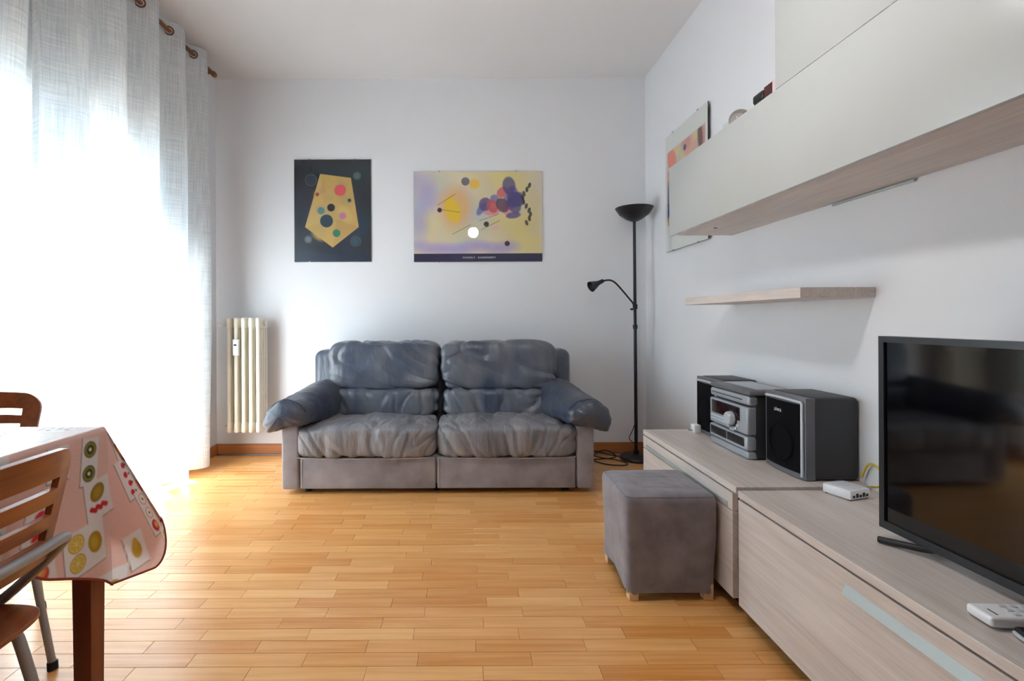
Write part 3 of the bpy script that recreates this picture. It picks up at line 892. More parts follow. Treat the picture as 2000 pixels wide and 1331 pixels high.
def paint_side(P, W, H):
    P.c[:] = lin((222, 226, 222))
    x0, x1, y0, y1 = .03, W - .03, .17, H - .11
    P.rect((x0 + x1) / 2, (y0 + y1) / 2, (x1 - x0) / 2, (y1 - y0) / 2, (190, 196, 190))
    inner = (P.u > x0) & (P.u < x1) & (P.v > y0) & (P.v < y1)
    keep = P.c.copy()
    for _ in range(40):
        P.ell(rp.uniform(x0, x1), rp.uniform(y0, y1), rp.uniform(.03, .1), rp.uniform(.03, .09), rp.choice([(226, 160, 140), (150, 176, 200), (230, 200, 130), (198, 196, 180), (214, 120, 120), (176, 190, 180)]), rp.uniform(0, 3), .04, .7)
    P.ell(.10, y1 - .07, .06, .09, (232, 130, 110), .6, .02); P.ell(.12, y1 - .17, .07, .05, (236, 196, 90), .2, .02)
    P.ell(W - .09, y1 - .05, .03, .09, (112, 84, 72), .1, .02); P.ell(W * .5, y1 - .05, .02, .02, (70, 92, 130))
    P.ell(.05, .36, .03, .10, (96, 90, 110), 0, .02); P.ell(.05, .25, .03, .04, (40, 80, 140), 0, .01); P.ell(.05, .2, .03, .03, (190, 150, 110), 0, .01)
    P.c[~inner] = keep[~inner]
poster('framed_poster', 'x', (3.365, 1.482), (2.782, 2.262), XR - 0.014, 'pastel abstract picture with white margin partly hidden by the wall cabinet', paint_side, 0.005)

# ------------------------------------------------------------------ ottoman
ott = thing('ottoman', (0.752, 1.95, 0), 'grey fabric-covered cube ottoman with pale wooden feet beside the cabinets', 'ottoman')
ox0, ox1, oy0, oy1, oz = 0.578, 0.922, 1.783, 2.118, 0.384
def ott_mesh():
    nper = 96
    def loop(inset, r, z, hem=False):
        pts = []
        a0, a1, b0, b1 = ox0 + inset, ox1 - inset, oy0 + inset, oy1 - inset
        for k in range(nper):
            t_ = k / nper * 4
            side = int(t_); f_ = t_ - side
            # superellipse style walk around the square
            w = 2 * PI * k / nper + PI / 4
            c, s = math.cos(w), math.sin(w)
            e = 2 / 14.0
            x = (a0 + a1) / 2 + (a1 - a0) / 2 * math.copysign(abs(c) ** e, c)
            y = (b0 + b1) / 2 + (b1 - b0) / 2 * math.copysign(abs(s) ** e, s)
            zz = z
            if hem:
                left = max(0, 1 - (x - ox0) / 0.03)
                m_ = (y - oy0) / (oy1 - oy0)
                zz += left * 0.030 * math.sin(PI * m_) + 0.004 * math.sin(11 * w)
            q = Vector((x * 9, y * 9, z * 5))
            d = noise.noise(q) * 0.006 * min(1, z / 0.05)
            flare = 0.010 * (1 - z / oz)
            nx = (x - (ox0 + ox1) / 2) / 0.17; ny = (y - (oy0 + oy1) / 2) / 0.17
            pts.append((x + nx * (d - flare), y + ny * (d - flare), zz))
        return pts
    L = [loop(0, 0, 0.028, True)]
    L += [loop(0, 0, 0.05 + 0.30 * i / 14) for i in range(15)]
    L += [loop(0.001, 0, oz - 0.022), loop(0.003, 0, oz - 0.012), loop(0.009, 0, oz - 0.004), loop(0.018, 0, oz)]
    for i in range(1, 12):
        L.append(loop(0.018 + i * 0.0135, 0, oz + 0.004 + 0.004 * noise.noise(Vector((i * .7, 1, 2)))))
    V = [p for l in L for p in l]
    for i, p in enumerate(V):
        if i > nper * 19:
            V[i] = (p[0], p[1], p[2] + 0.004 * noise.noise(Vector((p[0] * 14, p[1] * 14, 0))) + 0.003 * noise.noise(Vector((p[0] * 40, p[1] * 18, 3))))
    n = nper
    F = [(i * n + j, i * n + (j + 1) % n, (i + 1) * n + (j + 1) % n, (i + 1) * n + j) for i in range(len(L) - 1) for j in range(n)]
    F.append(tuple((len(L) - 1) * n + j for j in range(n)))
    return V, F
V, F = ott_mesh()
cov = link_mesh('cover', arr_mesh('cover', V, F), M['velvet'], ott, True)
seam = V[96 * 18:96 * 19]
MB().tube(seam + [seam[0]], 0.0026, 6, 2).build('top_seam', M['velvet'], cov)
for x in (ox0 + 0.035, ox1 - 0.035):
    for y in (oy0 + 0.03, oy1 - 0.03):
        MB().box((x - 0.018, y - 0.018, 0), (x + 0.018, y + 0.018, 0.06), 0.004, 2).build('foot', M['footwood'], ott)

# ------------------------------------------------------------------ stereo
TZ = 0.451
st = thing('stereo', (1.26, 2.16, TZ), 'silver and charcoal mini stereo with round volume knob between two speakers', 'stereo')
fx = 1.165
MB().box((fx + 0.015, 2.005, TZ + 0.004), (1.392, 2.315, TZ + 0.262), 0.010, 3).build('body', M['charcoal'], st)
lid = MB().box((fx - 0.012, 1.995, TZ + 0.262), (1.36, 2.320, TZ + 0.283), 0.010, 3).build('disc_lid', M['charcoal_lt'], st)
MB().box((fx + 0.04, 2.03, TZ + 0.2825), (1.33, 2.29, TZ + 0.286), 0.002).build('lid_window', M['silver'], lid)
MB().box((fx - 0.010, 2.003, TZ + 0.222), (fx + 0.03, 2.317, TZ + 0.260), 0.010, 3).build('disc_drawer', M['silver'], st)
MB().box((fx - 0.0115, 2.05, TZ + 0.240), (fx - 0.008, 2.30, TZ + 0.2435)).build('drawer_slot', M['darkmark'], st)
fp = MB().box((fx - 0.014, 2.006, TZ + 0.100), (fx + 0.03, 2.314, TZ + 0.214), 0.008, 3).build('front_panel', M['silver'], st)
MB().box((fx - 0.0165, 2.060, TZ + 0.148), (fx - 0.010, 2.292, TZ + 0.206), 0.003).build('display', M['display'], fp)
MB().lathe([(0, 0), (0.036, 0), (0.036, 0.004), (0, 0.004)], (fx - 0.014, 2.118, TZ + 0.150), (-1, 0, 0), 32).build('knob_ring', M['darkmark'], fp)
MB().lathe([(0, 0), (0.029, 0), (0.029, 0.018), (0.025, 0.024), (0, 0.026)], (fx - 0.016, 2.118, TZ + 0.150), (-1, 0, 0), 32).build('volume_knob', M['silver_lt'], fp)
for k in range(6):
    a = math.radians(210 + k * 24)
    yy, zz = 2.118 - 0.047 * math.cos(a), TZ + 0.150 + 0.047 * math.sin(a)
    MB().box((fx - 0.019, yy - 0.009, zz - 0.006), (fx - 0.012, yy + 0.009, zz + 0.006), 0.003).build('button', M['silver_lt'], fp)
for k in range(4):
    MB().box((fx - 0.0165, 2.062 + 0.0, TZ + 0.158 + k * 0.011), (fx - 0.013, 2.076, TZ + 0.165 + k * 0.011), 0.001).build('small_button', M['charcoal_lt'], fp)
for k in range(2):
    MB().box((fx - 0.0165, 2.17, TZ + 0.116 + k * 0.014), (fx - 0.012, 2.30, TZ + 0.126 + k * 0.014), 0.002).build('button_strip', M['silver_lt'], fp)
tp = MB().box((fx - 0.016, 2.006, TZ + 0.036), (fx + 0.03, 2.314, TZ + 0.094), 0.009, 3).build('tape_deck', M['silver'], st)
for a, b in ((2.026, 2.158), (2.164, 2.300)):
    MB().box((fx - 0.0185, a, TZ + 0.050), (fx - 0.012, b, TZ + 0.086), 0.006, 2).build('tape_door', M['black'], tp)
MB().box((fx - 0.012, 2.006, TZ + 0.002), (fx + 0.03, 2.314, TZ + 0.032), 0.007, 3).build('base_strip', M['silver'], st)

def speaker(y0, y1, x0, z1, label, text):
    t = thing('speaker', (1.3, (y0 + y1) / 2, TZ), label, 'speaker', 'stereo speakers on the far cabinet')
    XB = XR - 0.003
    MB().box((x0 + 0.03, y0, TZ + 0.002), (XB, y1, z1), 0.014, 3).build('cabinet', M['charcoal'], t)
    n = 14
    yc, hw = (y0 + y1) / 2, (y1 - y0) / 2
    poly = [(x0 + 0.012 * ((-1 + 2 * i / n) ** 2), yc + hw * (-1 + 2 * i / n) * 0.995) for i in range(n + 1)]
    poly = poly + [(x0 + 0.045, yc + hw), (x0 + 0.045, yc - hw)]
    fr = MB().prism(poly, TZ + 0.003, z1 - 0.003).build('front_frame', M['charcoal_lt'], t)
    hg = hw * 0.86
    poly = [(x0 - 0.004 + 0.012 * ((-1 + 2 * i / n) ** 2) * .74, yc + hg * (-1 + 2 * i / n)) for i in range(n + 1)]
    poly = poly + [(x0 + 0.03, yc + hg), (x0 + 0.03, yc - hg)]
    MB().prism(poly, TZ + 0.022, z1 - 0.028).build('grille', M['grille'], t)
    MB().tube([(x0 + 0.006, y0 + 0.012, TZ + 0.012), (x0 + 0.006, y0 + 0.012, z1 - 0.02)], 0.005, 10, smooth=False).build('trim', M['silver_lt'], t)
    MB().tube([(x0 + 0.006, y0 + 0.012, z1 - 0.02), (x0 - 0.001, yc, z1 - 0.016), (x0 + 0.006, y1 - 0.012, z1 - 0.02)], 0.005, 10).build('trim', M['silver_lt'], t)
    MB().lathe([(0.062, 0), (0.066, 0.003), (0.070, 0)], (x0 - 0.0045, yc, TZ + 0.115), (-1, 0, 0), 40).build('cone_ring', M['grille'], t)
    if text:
        cu = bpy.data.curves.new('badge', 'FONT'); cu.body = text; cu.size = 0.024; cu.align_x = 'CENTER'; cu.extrude = 0.0008
        o = bpy.data.objects.new('badge', cu); COL.objects.link(o)
        bpy.context.view_layer.update()
        me = bpy.data.meshes.new_from_object(o.evaluated_get(bpy.context.evaluated_depsgraph_get()))
        bpy.data.objects.remove(o)
        me.transform(Matrix.Translation((x0 - 0.0045, yc + 0.015, z1 - 0.07)) @ Matrix.Rotation(-PI / 2, 4, 'Z') @ Matrix.Rotation(PI / 2, 4, 'X'))
        link_mesh('badge', me, M['silver_lt'], t)
    return t
speaker(1.742, 1.975, 1.195, 0.748, 'near charcoal speaker with silver edged black grille', 'aiwa')
speaker(2.345, 2.560, 1.195, 0.735, 'far charcoal speaker partly hidden by the stereo', None)

t = thing('power_plug', (1.215, 2.52, TZ), 'small white adapter plug lying beside the far speaker', 'plug')
t.location = (1.17, 2.50, TZ)
MB().box((-0.016, -0.022, 0), (0.02, 0.022, 0.042), 0.006, 2).build('block', M['white_plastic'], t, local=True)
for y in (-0.008, 0.008):
    MB().cyl((-0.016, y, 0.012), (-0.034, y, 0.012), 0.0025, n=10).build('pin', M['chrome'], t, local=True)
MB().tube([(0.014, 0, 0.01), (0.03, -0.01, 0.004), (0.03, -0.05, 0.003)], 0.0025, 8).build('lead', M['white_plastic'], t, local=True)

# ------------------------------------------------------------------ router and cable
T2 = 0.443
rt = thing('router', (1.262, 1.632, T2), 'small white router box on the near cabinet beside the speaker', 'router', rz=math.radians(18))
MB().box((-0.045, -0.046, 0.002), (0.045, 0.046, 0.033), 0.005, 2).build('case', M['white_plastic'], rt, local=True)
for k in range(5):
    MB().box((-0.036 + k * 0.015, -0.0472, 0.009), (-0.026 + k * 0.015, -0.044, 0.017 + (k % 2) * 0.005)).build('port', M['darkmark'], rt, local=True)
for k in range(7):
    MB().box((-0.034, -0.034 + k * 0.011, 0.0325), (0.034, -0.031 + k * 0.011, 0.0336)).build('vent', M['silver_lt'], rt, local=True)
for x in (-0.036, 0.036):
    for y in (-0.036, 0.036):
        MB().cyl((x, y, 0), (x, y, 0.003), 0.006, n=10).build('foot', M['rubber'], rt, local=True)
t = thing('network_cable', (1.38, 1.63, T2), 'yellow network cable curling up behind the white router', 'cable')
MB().tube([(1.385, 1.72, T2 + 0.03), (1.388, 1.69, T2 + 0.085), (1.39, 1.645, T2 + 0.075), (1.39, 1.63, T2 + 0.04), (1.378, 1.645, T2 + 0.022), (1.365, 1.655, T2 + 0.020)], 0.0035, 10).build('cable', M['yellow'], t)
MB().tube([(1.37, 1.60, T2 + 0.012), (1.388, 1.575, T2 + 0.010), (1.392, 1.54, T2 + 0.006), (1.392, 1.40, T2 + 0.006)], 0.0035, 10).build('cable_tail', M['yellow'], t)

# ------------------------------------------------------------------ television
tv = thing('television', (1.13, 0.87, T2), 'flat black television standing on the near cabinet', 'television', rz=math.radians(1.0))
tw, th0, th1 = 0.46, 0.026, 0.540
MB().box((0.006, -tw, th0), (0.030, tw, th1), 0.003, 2).box((0.028, -tw * 0.8, th0 + 0.03), (0.060, tw * 0.8, th1 - 0.15), 0.012, 3).build('housing', M['black'], tv, local=True)
bz = 0.016
fr = MB()
fr.box((-0.004, -tw, th1 - bz), (0.010, tw, th1), 0.0).box((-0.004, -tw, th0), (0.010, tw, th0 + bz + 0.004), 0.0)
fr.box((-0.004, -tw, th0 + bz + 0.004), (0.010, -tw + bz, th1 - bz), 0.0).box((-0.004, tw - bz, th0 + bz + 0.004), (0.010, tw, th1 - bz), 0.0)
fr.build('bezel', M['bezel'], tv, local=True)
MB().box((0.001, -tw + bz - 0.001, th0 + bz), (0.007, tw - bz + 0.001, th1 - bz + 0.001)).build('screen', M['screen'], tv, local=True)
for s in (-1, 1):
    f_ = MB()
    f_.tube([(0.016, s * 0.315, th0 + 0.012), (0.005, s * 0.33, 0.022), (-0.04, s * 0.42, 0.008)], 0.0085, 10, 4)
    f_.tube([(0.016, s * 0.315, th0 + 0.012), (0.03, s * 0.33, 0.022), (0.10, s * 0.40, 0.008)], 0.0085, 10, 4)
    f_.build('stand_foot', M['black'], tv, local=True)

# ------------------------------------------------------------------ remotes
rm = thing('remote_control', (1.075, 0.945, T2), 'white remote control with pale keys on the near cabinet', 'remote', 'remote controls', rz=math.radians(-4))
MB().box((-0.085, -0.027, 0.004), (0.048, 0.027, 0.024), 0.006, 3).build('case', M['white_plastic'], rm, local=True)
for i in range(4):
    for j in range(3):
        MB().box((-0.035 + i * 0.02, -0.018 + j * 0.014, 0.0235), (-0.022 + i * 0.02, -0.010 + j * 0.014, 0.0262), 0.001, 1).build('key', M['silver_lt'], rm, local=True)
MB().box((-0.066, -0.016, 0.0238), (-0.063, 0.004, 0.0243)).build('logo_mark', M['darkmark'], rm, local=True)
MB().box((-0.06, -0.02, 0.0), (0.04, 0.02, 0.006), 0.002, 1).build('battery_cover', M['white_plastic'], rm, local=True)
rm = thing('remote_control', (1.085, 0.862, T2), 'black remote control with a silver edge at the lower right', 'remote', 'remote controls', rz=math.radians(-16))
MB().box((-0.085, -0.024, 0.010), (0.085, 0.024, 0.021), 0.005, 3).build('case', M['black'], rm, local=True)
MB().box((-0.087, -0.0255, 0.004), (0.085, 0.0255, 0.012), 0.004, 2).build('edge', M['silver_lt'], rm, local=True)
MB().box((-0.08, -0.022, 0.0), (0.08, 0.022, 0.006), 0.002, 1).build('underside', M['black'], rm, local=True)
for i in range(5):
    for j in range(3):
        MB().box((-0.05 + i * 0.022, -0.017 + j * 0.013, 0.0205), (-0.036 + i * 0.022, -0.009 + j * 0.013, 0.0225), 0.001, 1).build('key', M['charcoal_lt'], rm, local=True)

# ------------------------------------------------------------------ dining table and cloth
TX, TY, TT = -0.945, 1.278, 0.757            # far right corner of the top
tb = thing('dining_table', (-1.32, 0.72, 0), 'wooden dining table with dark cherry legs under the fruit-print cloth', 'table')
MB().box((-1.69, 0.20, 0.728), (TX - 0.002, TY - 0.002, TT - 0.002), 0.004, 2).build('tabletop', M['cherry'], tb)
for x in (-1.655, TX - 0.018):
    for y in (0.235, TY - 0.024):
        mb = MB()
        w0, w1 = 0.026, 0.021
        g = bmesh.ops.create_cube(mb.bm, size=1.0)
        for v_ in g['verts']:
            w = w0 if v_.co.z > 0 else w1
            v_.co = Vector((x + math.copysign(w, v_.co.x), y + math.copysign(w, v_.co.y), 0.728 if v_.co.z > 0 else 0.0))
        mb.build('leg', M['table_wood'], tb, smooth=False)
ap = MB()
ap.box((-1.62, 0.225, 0.65), (TX - 0.09, 0.245, 0.728)).box((-1.62, TY - 0.065, 0.65), (TX - 0.09, TY - 0.045, 0.728))
ap.build('apron', M['table_wood'], tb)

# cloth: a = drop beyond the right edge, s = distance from the far corner towards the camera
cl = thing('tablecloth', (-1.32, 0.72, TT), 'pink fruit-print oilcloth draped over the dining table', 'tablecloth')
CELL = 0.0026
rc = random.Random(5)
def cloth_paint(u, v):
    """u: across (0 at right table edge, positive = hanging), v: 0 at far edge, negative towards camera, positive = hanging at the far side"""
    P = Paint(u, v, (238, 196, 184), CELL * 1.2)
    for _ in range(70):
        P.ell(rc2.uniform(-.75, .45), rc2.uniform(-1.05, .45), rc2.uniform(.03, .08), rc2.uniform(.03, .08), rc2.choice([(244, 208, 196), (230, 178, 166), (240, 200, 190)]), rc2.uniform(0, 3), .04, .6)
    for (x, y, hx, hy, an, kind) in CARDS:
        P.rect(x, y, hx, hy, (238, 232, 230), an)
        # one dark outline side and one bottom side
        ca, sa = math.cos(an), math.sin(an)
        q = lambda a, b: (x + a * ca - b * sa, y + a * sa + b * ca)
        for (a, b) in (((hx, -hy), (hx, hy)), ((-hx, -hy), (hx, -hy))):
            (x0, y0), (x1, y1) = q(*a), q(*b)
            P.line(x0, y0, x1, y1, .0022, (92, 56, 50), .85)
        fruit(P, kind, q, hx, hy, an)
    return P.c
def fruit(P, kind, q, hx, hy, an):
    if kind == 'kiwi':
        for b in (-.5, .5):
            x, y = q(b * hx, 0)
            r = min(hx * .42, hy * .75)
            P.ell(x, y, r, r, (74, 62, 24)); P.ell(x, y, r * .86, r * .86, (150, 140, 52)); P.ell(x, y, r * .58, r * .58, (58, 56, 26)); P.ell(x, y, r * .22, r * .22, (232, 232, 220))
    elif kind == 'lemon':
        x, y = q(-hx * .05, hy * .48); P.ell(x, y, hx * .5, hy * .36, (176, 138, 30), an + .3); P.ell(x, y - .004, hx * .3, hy * .2, (206, 170, 60), an + .3, .01)
        for b in (-.45, .42):
            x, y = q(b * hx, -hy * .42); r = min(hx, hy) * .40
            P.ell(x, y, r, r, (190, 150, 30)); P.ell(x, y, r * .86, r * .86, (236, 214, 120)); P.ell(x, y, r * .74, r * .74, (216, 180, 60))
            for k in range(4):
                a = k * PI / 4
                P.line(x - r * .7 * math.cos(a), y - r * .7 * math.sin(a), x + r * .7 * math.cos(a), y + r * .7 * math.sin(a), .0016, (240, 226, 160), .8)
    elif kind == 'mango':
        x, y = q(-hx * .35, 0); P.ell(x, y, hx * .42, hy * .60, (150, 112, 26), an + .5); P.ell(x, y, hx * .28, hy * .4, (186, 150, 50), an + .5, .012)
        for k in range(9):
            x, y = q(hx * (.35 + .07 * (k % 3)), -hy * .6 + k * hy * .15); P.ell(x, y, .0065, .0065, (206, 32, 44))
    elif kind == 'straw':
        for k in range(4):
            x, y = q((-.7 + k * .46) * hx, hy * .1 * (-1) ** k); P.ell(x, y, hx * .15, hy * .34, (214, 40, 56), an + .6)
            x, y = q((-.7 + k * .46) * hx, hy * .5); P.ell(x, y, hx * .07, hy * .14, (60, 76, 40), an)
    elif kind == 'apple':
        x, y = q(0, 0); r = min(hx, hy) * .62
        P.ell(x, y, r, r * .92, (206, 48, 60), an); P.ell(x - r * .2, y, r * .5, r * .5, (236, 170, 90), an, r * .6)
    elif kind == 'half':
        for b in (-.6, 0.02):
            x, y = q(b * hx, 0); r = min(hx * .28, hy * .6)
            P.ell(x, y, r, r, (196, 60, 60)); P.ell(x, y, r * .88, r * .88, (242, 236, 216)); P.ell(x, y, r * .18, r * .3, (90, 50, 36))
        x, y = q(.62 * hx, 0); r = min(hx * .3, hy * .65)
        P.ell(x, y, r, r, (206, 48, 60)); P.ell(x - r * .2, y + r * .2, r * .5, r * .5, (236, 180, 90), 0, r * .5)
    elif kind == 'pear':
        x, y = q(0, 0); P.ell(x, y, hx * .5, hy * .5, (200, 160, 60), an); x, y = q(-hx * .4, 0); P.ell(x, y, hx * .3, hy * .3, (206, 170, 70), an)
CARDS = []
def cards_fill():
    kinds = ['kiwi', 'lemon', 'mango', 'straw', 'apple', 'half', 'pear', 'apple', 'straw']
    placed = []
    fixed = [(.080, -.062, .058, .027, -.14, 'kiwi'), (.180, -.040, .050, .042, .10, 'mango'), (.285, -.085, .055, .060, .06, 'lemon'), (.29, -.20, .04, .035, .1, 'apple'), (.33, -.275, .06, .045, .2, 'apple'), (.17, -.20, .05, .04, -.2, 'straw'),
             (.06, .07, .05, .05, .3, 'apple'), (.16, .06, .06, .028, .35, 'straw'), (.26, .13, .075, .03, .45, 'half'), (.34, .22, .05, .04, .5, 'lemon'), (.12, .17, .05, .035, .9, 'apple'), (.36, .06, .05, .03, .2, 'pear')]
    placed += fixed
    for _ in range(900):
        x, y = rc.uniform(-.74, .44), rc.uniform(-1.05, .42)
        hx, hy = rc.choice([(.06, .045), (.05, .03), (.055, .055), (.045, .035), (.04, .03)])
        if all(abs(x - p[0]) > (hx + p[2]) * 1.04 or abs(y - p[1]) > (hy + p[3]) * 1.04 for p in placed):
            placed.append((x, y, hx, hy, rc.uniform(-.2, .2), rc.choice(kinds)))
    CARDS.extend(placed)
cards_fill()
rc2 = random.Random(11)
def hem_len(sv):
    # sv: distance from the far corner towards the camera
    return 0.418 - 0.118 * min(1, (sv / 0.20)) ** 0.8 - 0.038 * max(0, min(1, (sv - 0.19) / 0.06))
CV, CF, CU = [], [], []
def add_grid(pts, uvs, nu, nv, flip=False):
    k = len(CV)
    CV.extend(pts); CU.extend(uvs)
    n = nv + 1
    for i in range(nu):
        for j in range(nv):
            f = (k + i * n + j, k + (i + 1) * n + j, k + (i + 1) * n + j + 1, k + i * n + j + 1)
            CF.append(f[::-1] if flip else f)
RB = 0.012
def side_xz(a):
    """profile over the table edge: returns outward offset and drop for arc length a"""
    q = RB * PI / 2
    if a <= 0: return a, 0.0
    if a < q:
        w = a / RB
        return RB * math.sin(w), RB * (1 - math.cos(w))
    return RB + 0.02 * (a - q), RB + (a - q)
# top and right side, one sheet
s_list = np.concatenate([np.arange(0, 0.46, CELL), np.linspace(0.46, 1.07, 40)])
u_top = np.concatenate([np.linspace(-0.745, -0.5, 16)[:-1], np.arange(-0.5, 0, CELL)])
nside = 160
pts, uvs = [], []
for s_ in s_list:
    L = hem_len(s_)
    for a in np.concatenate([u_top, np.linspace(0, L, nside + 1)]):
        o_, dr = side_xz(a)
        x = TX + o_; z = TT + 0.002 - dr
        wav = 0.010 * math.sin(s_ * 17 + 0.6) * max(0, dr) / 0.4
        pts.append((x + wav, TY - s_, z)); uvs.append((a, -s_))
add_grid(pts, uvs, len(s_list) - 1, len(u_top) + nside, True)
# far side
pts, uvs = [], []
xs = np.linspace(0, 0.745, 60)
for x_ in xs:
    for a in np.linspace(0, 0.30, 40):
        o_, dr = side_xz(a)
        pts.append((TX - x_, TY + o_, TT + 0.002 - dr)); uvs.append((-x_, a))
add_grid(pts, uvs, len(xs) - 1, 39)
# corner fold: generators fan out from the table corner
NPH, NR = 150, 150
wdir = Vector((0.52, 0.85, 0)).normalized()
side = Vector((wdir.y, -wdir.x, 0))
pts, uvs = [], []
edge_pts = []
for i in range(NPH + 1):
    ph = (PI / 2) * i / NPH
    e = math.sin(2 * ph)
    al = math.radians(24) * e ** 0.75
    k = i / NPH
    if k <= 0.5:
        R = 0.418 + (0.445 - 0.418) * min(1, e / 0.5) if e < 0.5 else 0.445 + (0.335 - 0.445) * ((e - 0.5) / 0.5) ** 2
    else:
        R = 0.30 + (0.40 - 0.30) * min(1, e / 0.5) if e < 0.5 else 0.40 + (0.335 - 0.40) * ((e - 0.5) / 0.5) ** 2
    bow = math.cos(2 * ph)
    for r_ in np.linspace(0, R, NR + 1):
        q = RB * PI / 2
        # start on the rounded edge
        o_, dr = side_xz(r_)
        if k <= 0.5: o0 = o_ * (1 - e); o1 = o_ * e * .7
        else: o0 = o_ * e * .7; o1 = o_ * (1 - e)
        hor = math.tan(al) * max(0, dr - 0.004) 
        dropf = dr * (1 - 0.12 * e)
        th_ = bow * 0.035 * (r_ / 0.4) * e
        p = Vector((TX + o0, TY + o1, TT + 0.002 - dropf)) + wdir * hor * (1 - .06 * e) + side * th_
        pts.append(tuple(p))
        uvs.append((r_ * math.cos(ph), r_ * math.sin(ph)))
    edge_pts.append(pts[-1])
add_grid(pts, uvs, NPH, NR)
me = arr_mesh('cloth', CV, CF)
CUa = np.array(CU)
set_print(me, cloth_paint(CUa[:, 0], CUa[:, 1]))
co = link_mesh('cloth', me, M['cloth'], cl, True)
hem_side = []
for s_ in np.linspace(1.07, 0, 40):
    o_, dr = side_xz(hem_len(s_))
    hem_side.append((TX + o_ + 0.010 * math.sin(s_ * 17 + 0.6) * dr / 0.4, TY - s_, TT + 0.002 - dr))
MB().tube(hem_side, 0.0030, 6, 2).build('hem_binding', M['hem'], co)
MB().tube(edge_pts[::5], 0.0030, 6, 2).build('hem_binding', M['hem'], co)

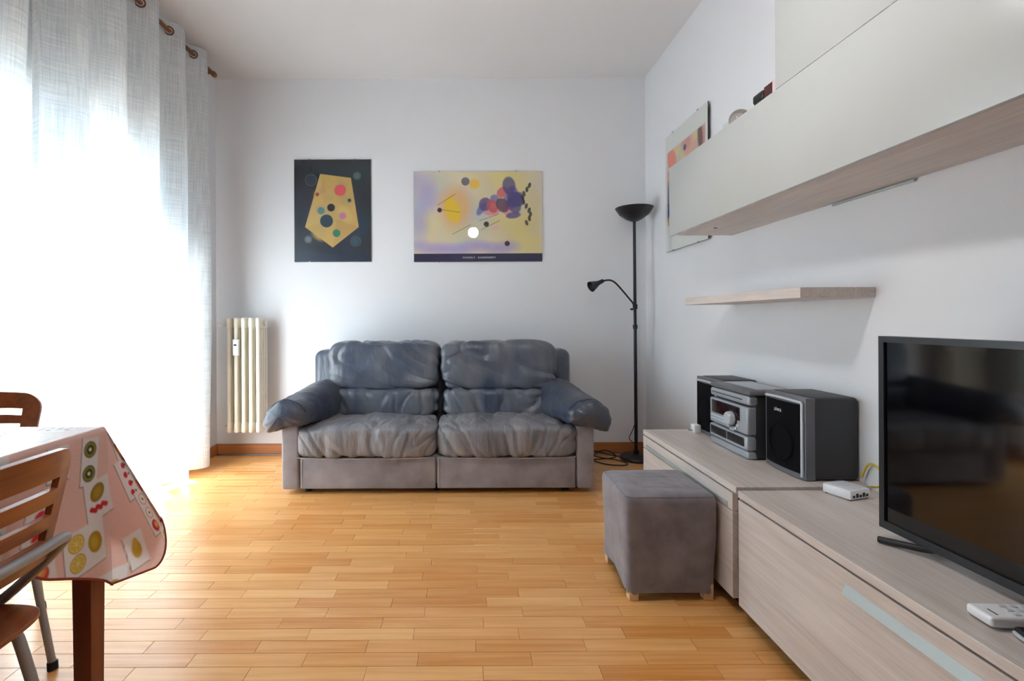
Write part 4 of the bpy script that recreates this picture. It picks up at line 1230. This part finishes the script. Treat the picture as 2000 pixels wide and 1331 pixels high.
# ------------------------------------------------------------------ chairs
def make_chair(loc, rz, label):
    """x forward (towards the table), y sideways, z up"""
    t = thing('dining_chair', loc, label, 'chair', 'cherry plywood chairs at the dining table', rz)
    # back panel with three slots
    H0, H1, W, R = 0.545, 0.770, 0.195, 0.055
    slots = [(0.590, 0.612), (0.640, 0.662), (0.692, 0.714)]
    zs = [H0]
    br = sorted([z for s in slots for z in s])
    base = list(np.linspace(H0, H1 - R, 12)) + [H1 - R * (1 - math.sin(a)) for a in np.linspace(0, PI / 2, 9)[1:]]
    zs = sorted(set([round(float(z), 4) for z in base + br]))
    zs = [z for i, z in enumerate(zs) if z in [round(b, 4) for b in br] or all(abs(z - b) > 0.004 for b in br)]
    ts = sorted(set([round(float(a), 4) for a in np.linspace(-1, 1, 33)] + [-0.74, 0.74, -0.70, 0.70]))
    V, F = [], []
    def half(z):
        w = W - 0.16 * (H1 - z)
        if z > H1 - R:
            w -= R - math.sqrt(max(0, R * R - (z - (H1 - R)) ** 2))
        return w
    for z in zs:
        for a in ts:
            y = a * half(z)
            bend = 0.055 * (y / W) ** 2
            x = -0.215 - (z - H0) * 0.20 + bend
            zz = z + 0.018 * (1 - (y / W) ** 2)
            V.append((x, y, zz))
    n = len(ts)
    for i in range(len(zs) - 1):
        zm = (zs[i] + zs[i + 1]) / 2
        sl = [s for s in slots if s[0] < zm < s[1]]
        for j in range(n - 1):
            am = (ts[j] + ts[j + 1]) / 2
            if sl and abs(am) < 0.74: continue
            F.append((i * n + j, i * n + j + 1, (i + 1) * n + j + 1, (i + 1) * n + j))
    me = arr_mesh('backrest', V, F)
    o = link_mesh('backrest', me, M['cherry'], t, False, True)
    md = o.modifiers.new('thick', 'SOLIDIFY'); md.thickness = 0.012; md.offset = 0
    bv = o.modifiers.new('edge', 'BEVEL'); bv.width = 0.002; bv.segments = 2; bv.limit_method = 'ANGLE'
    # seat
    def seat_fn(p, s):
        p.z += 0.008 * (p.y / 0.2) ** 2 - 0.02 * max(0, (p.x - 0.12)) ** 2 * 60
        return p
    cushion('seat', (-0.19, -0.172, 0.432), (0.215, 0.172, 0.446), M['cherry'], t, 7, 24, seat_fn, local=True)
    # back support hoop: runs across behind the backrest and bends down to the seat rails
    hoop = []
    for s in (-1, 1):
        side_ = [(0.06, s * 0.168, 0.415), (-0.05, s * 0.172, 0.440), (-0.15, s * 0.172, 0.520), (-0.205, s * 0.168, 0.575), (-0.232, s * 0.142, 0.600)]
        hoop = hoop + side_ if s < 0 else hoop + [(-0.250, -0.06, 0.606), (-0.250, 0.06, 0.606)] + side_[::-1]
    MB().tube(hoop, 0.0105, 12, 6).build('back_hoop', M['tube'], t, local=True)
    for s in (-1, 1):
        lg = MB().tube([(0.02, s * 0.145, 0.418), (-0.08, s * 0.147, 0.418), (-0.120, s * 0.150, 0.402), (-0.140, s * 0.155, 0.350), (-0.205, s * 0.185, 0.012)], 0.0105, 12, 6).build('leg', M['tube'], t, local=True)
        MB().cyl((-0.203, s * 0.184, 0.022), (-0.2075, s * 0.186, 0.0), 0.0135, n=14).build('rubber_foot', M['rubber'], lg, local=True)
        lg = MB().tube([(-0.02, s * 0.145, 0.418), (0.12, s * 0.15, 0.418), (0.150, s * 0.157, 0.400), (0.165, s * 0.165, 0.345), (0.215, s * 0.215, 0.012)], 0.0105, 12, 6).build('leg', M['tube'], t, local=True)
        MB().cyl((0.2135, s * 0.2145, 0.022), (0.217, s * 0.2155, 0.0), 0.0135, n=14).build('rubber_foot', M['rubber'], lg, local=True)
    MB().tube([(-0.02, -0.145, 0.418), (-0.02, 0.145, 0.418)], 0.0105, 10, smooth=False).tube([(0.10, -0.15, 0.418), (0.10, 0.15, 0.418)], 0.0105, 10, smooth=False).build('seat_rail', M['tube'], t, local=True)
    return t
make_chair((-1.040, 0.846, 0), PI, 'near cherry plywood chair with slotted back pulled up to the table')
make_chair((-1.533, 1.487, 0), math.radians(-50), 'far cherry plywood chair behind the table near the curtain')

# ------------------------------------------------------------------ pendant lamp over the middle of the room (above the frame, mirrored in the picture glass)
PX, PY, PZ = 0.112, 1.30, 2.135
t = thing('pendant_lamp', (PX, PY, PZ), 'lit opal globe pendant lamp hanging from the ceiling', 'lamp')
MB().lathe([(0, 0), (0.05, 0), (0.045, -0.02), (0, -0.025)], (PX, PY, ZC), n=24).build('ceiling_rose', M['white_plastic'], t)
MB().cyl((PX, PY, PZ + 0.10), (PX, PY, ZC - 0.02), 0.004, n=10).build('cord', M['white_plastic'], t)
MB().cyl((PX, PY, PZ + 0.058), (PX, PY, PZ + 0.11), 0.022, n=20).build('holder', M['chrome'], t)
MB().sphere((PX, PY, PZ), 0.065, seg=32).build('globe', M['globe'], t)
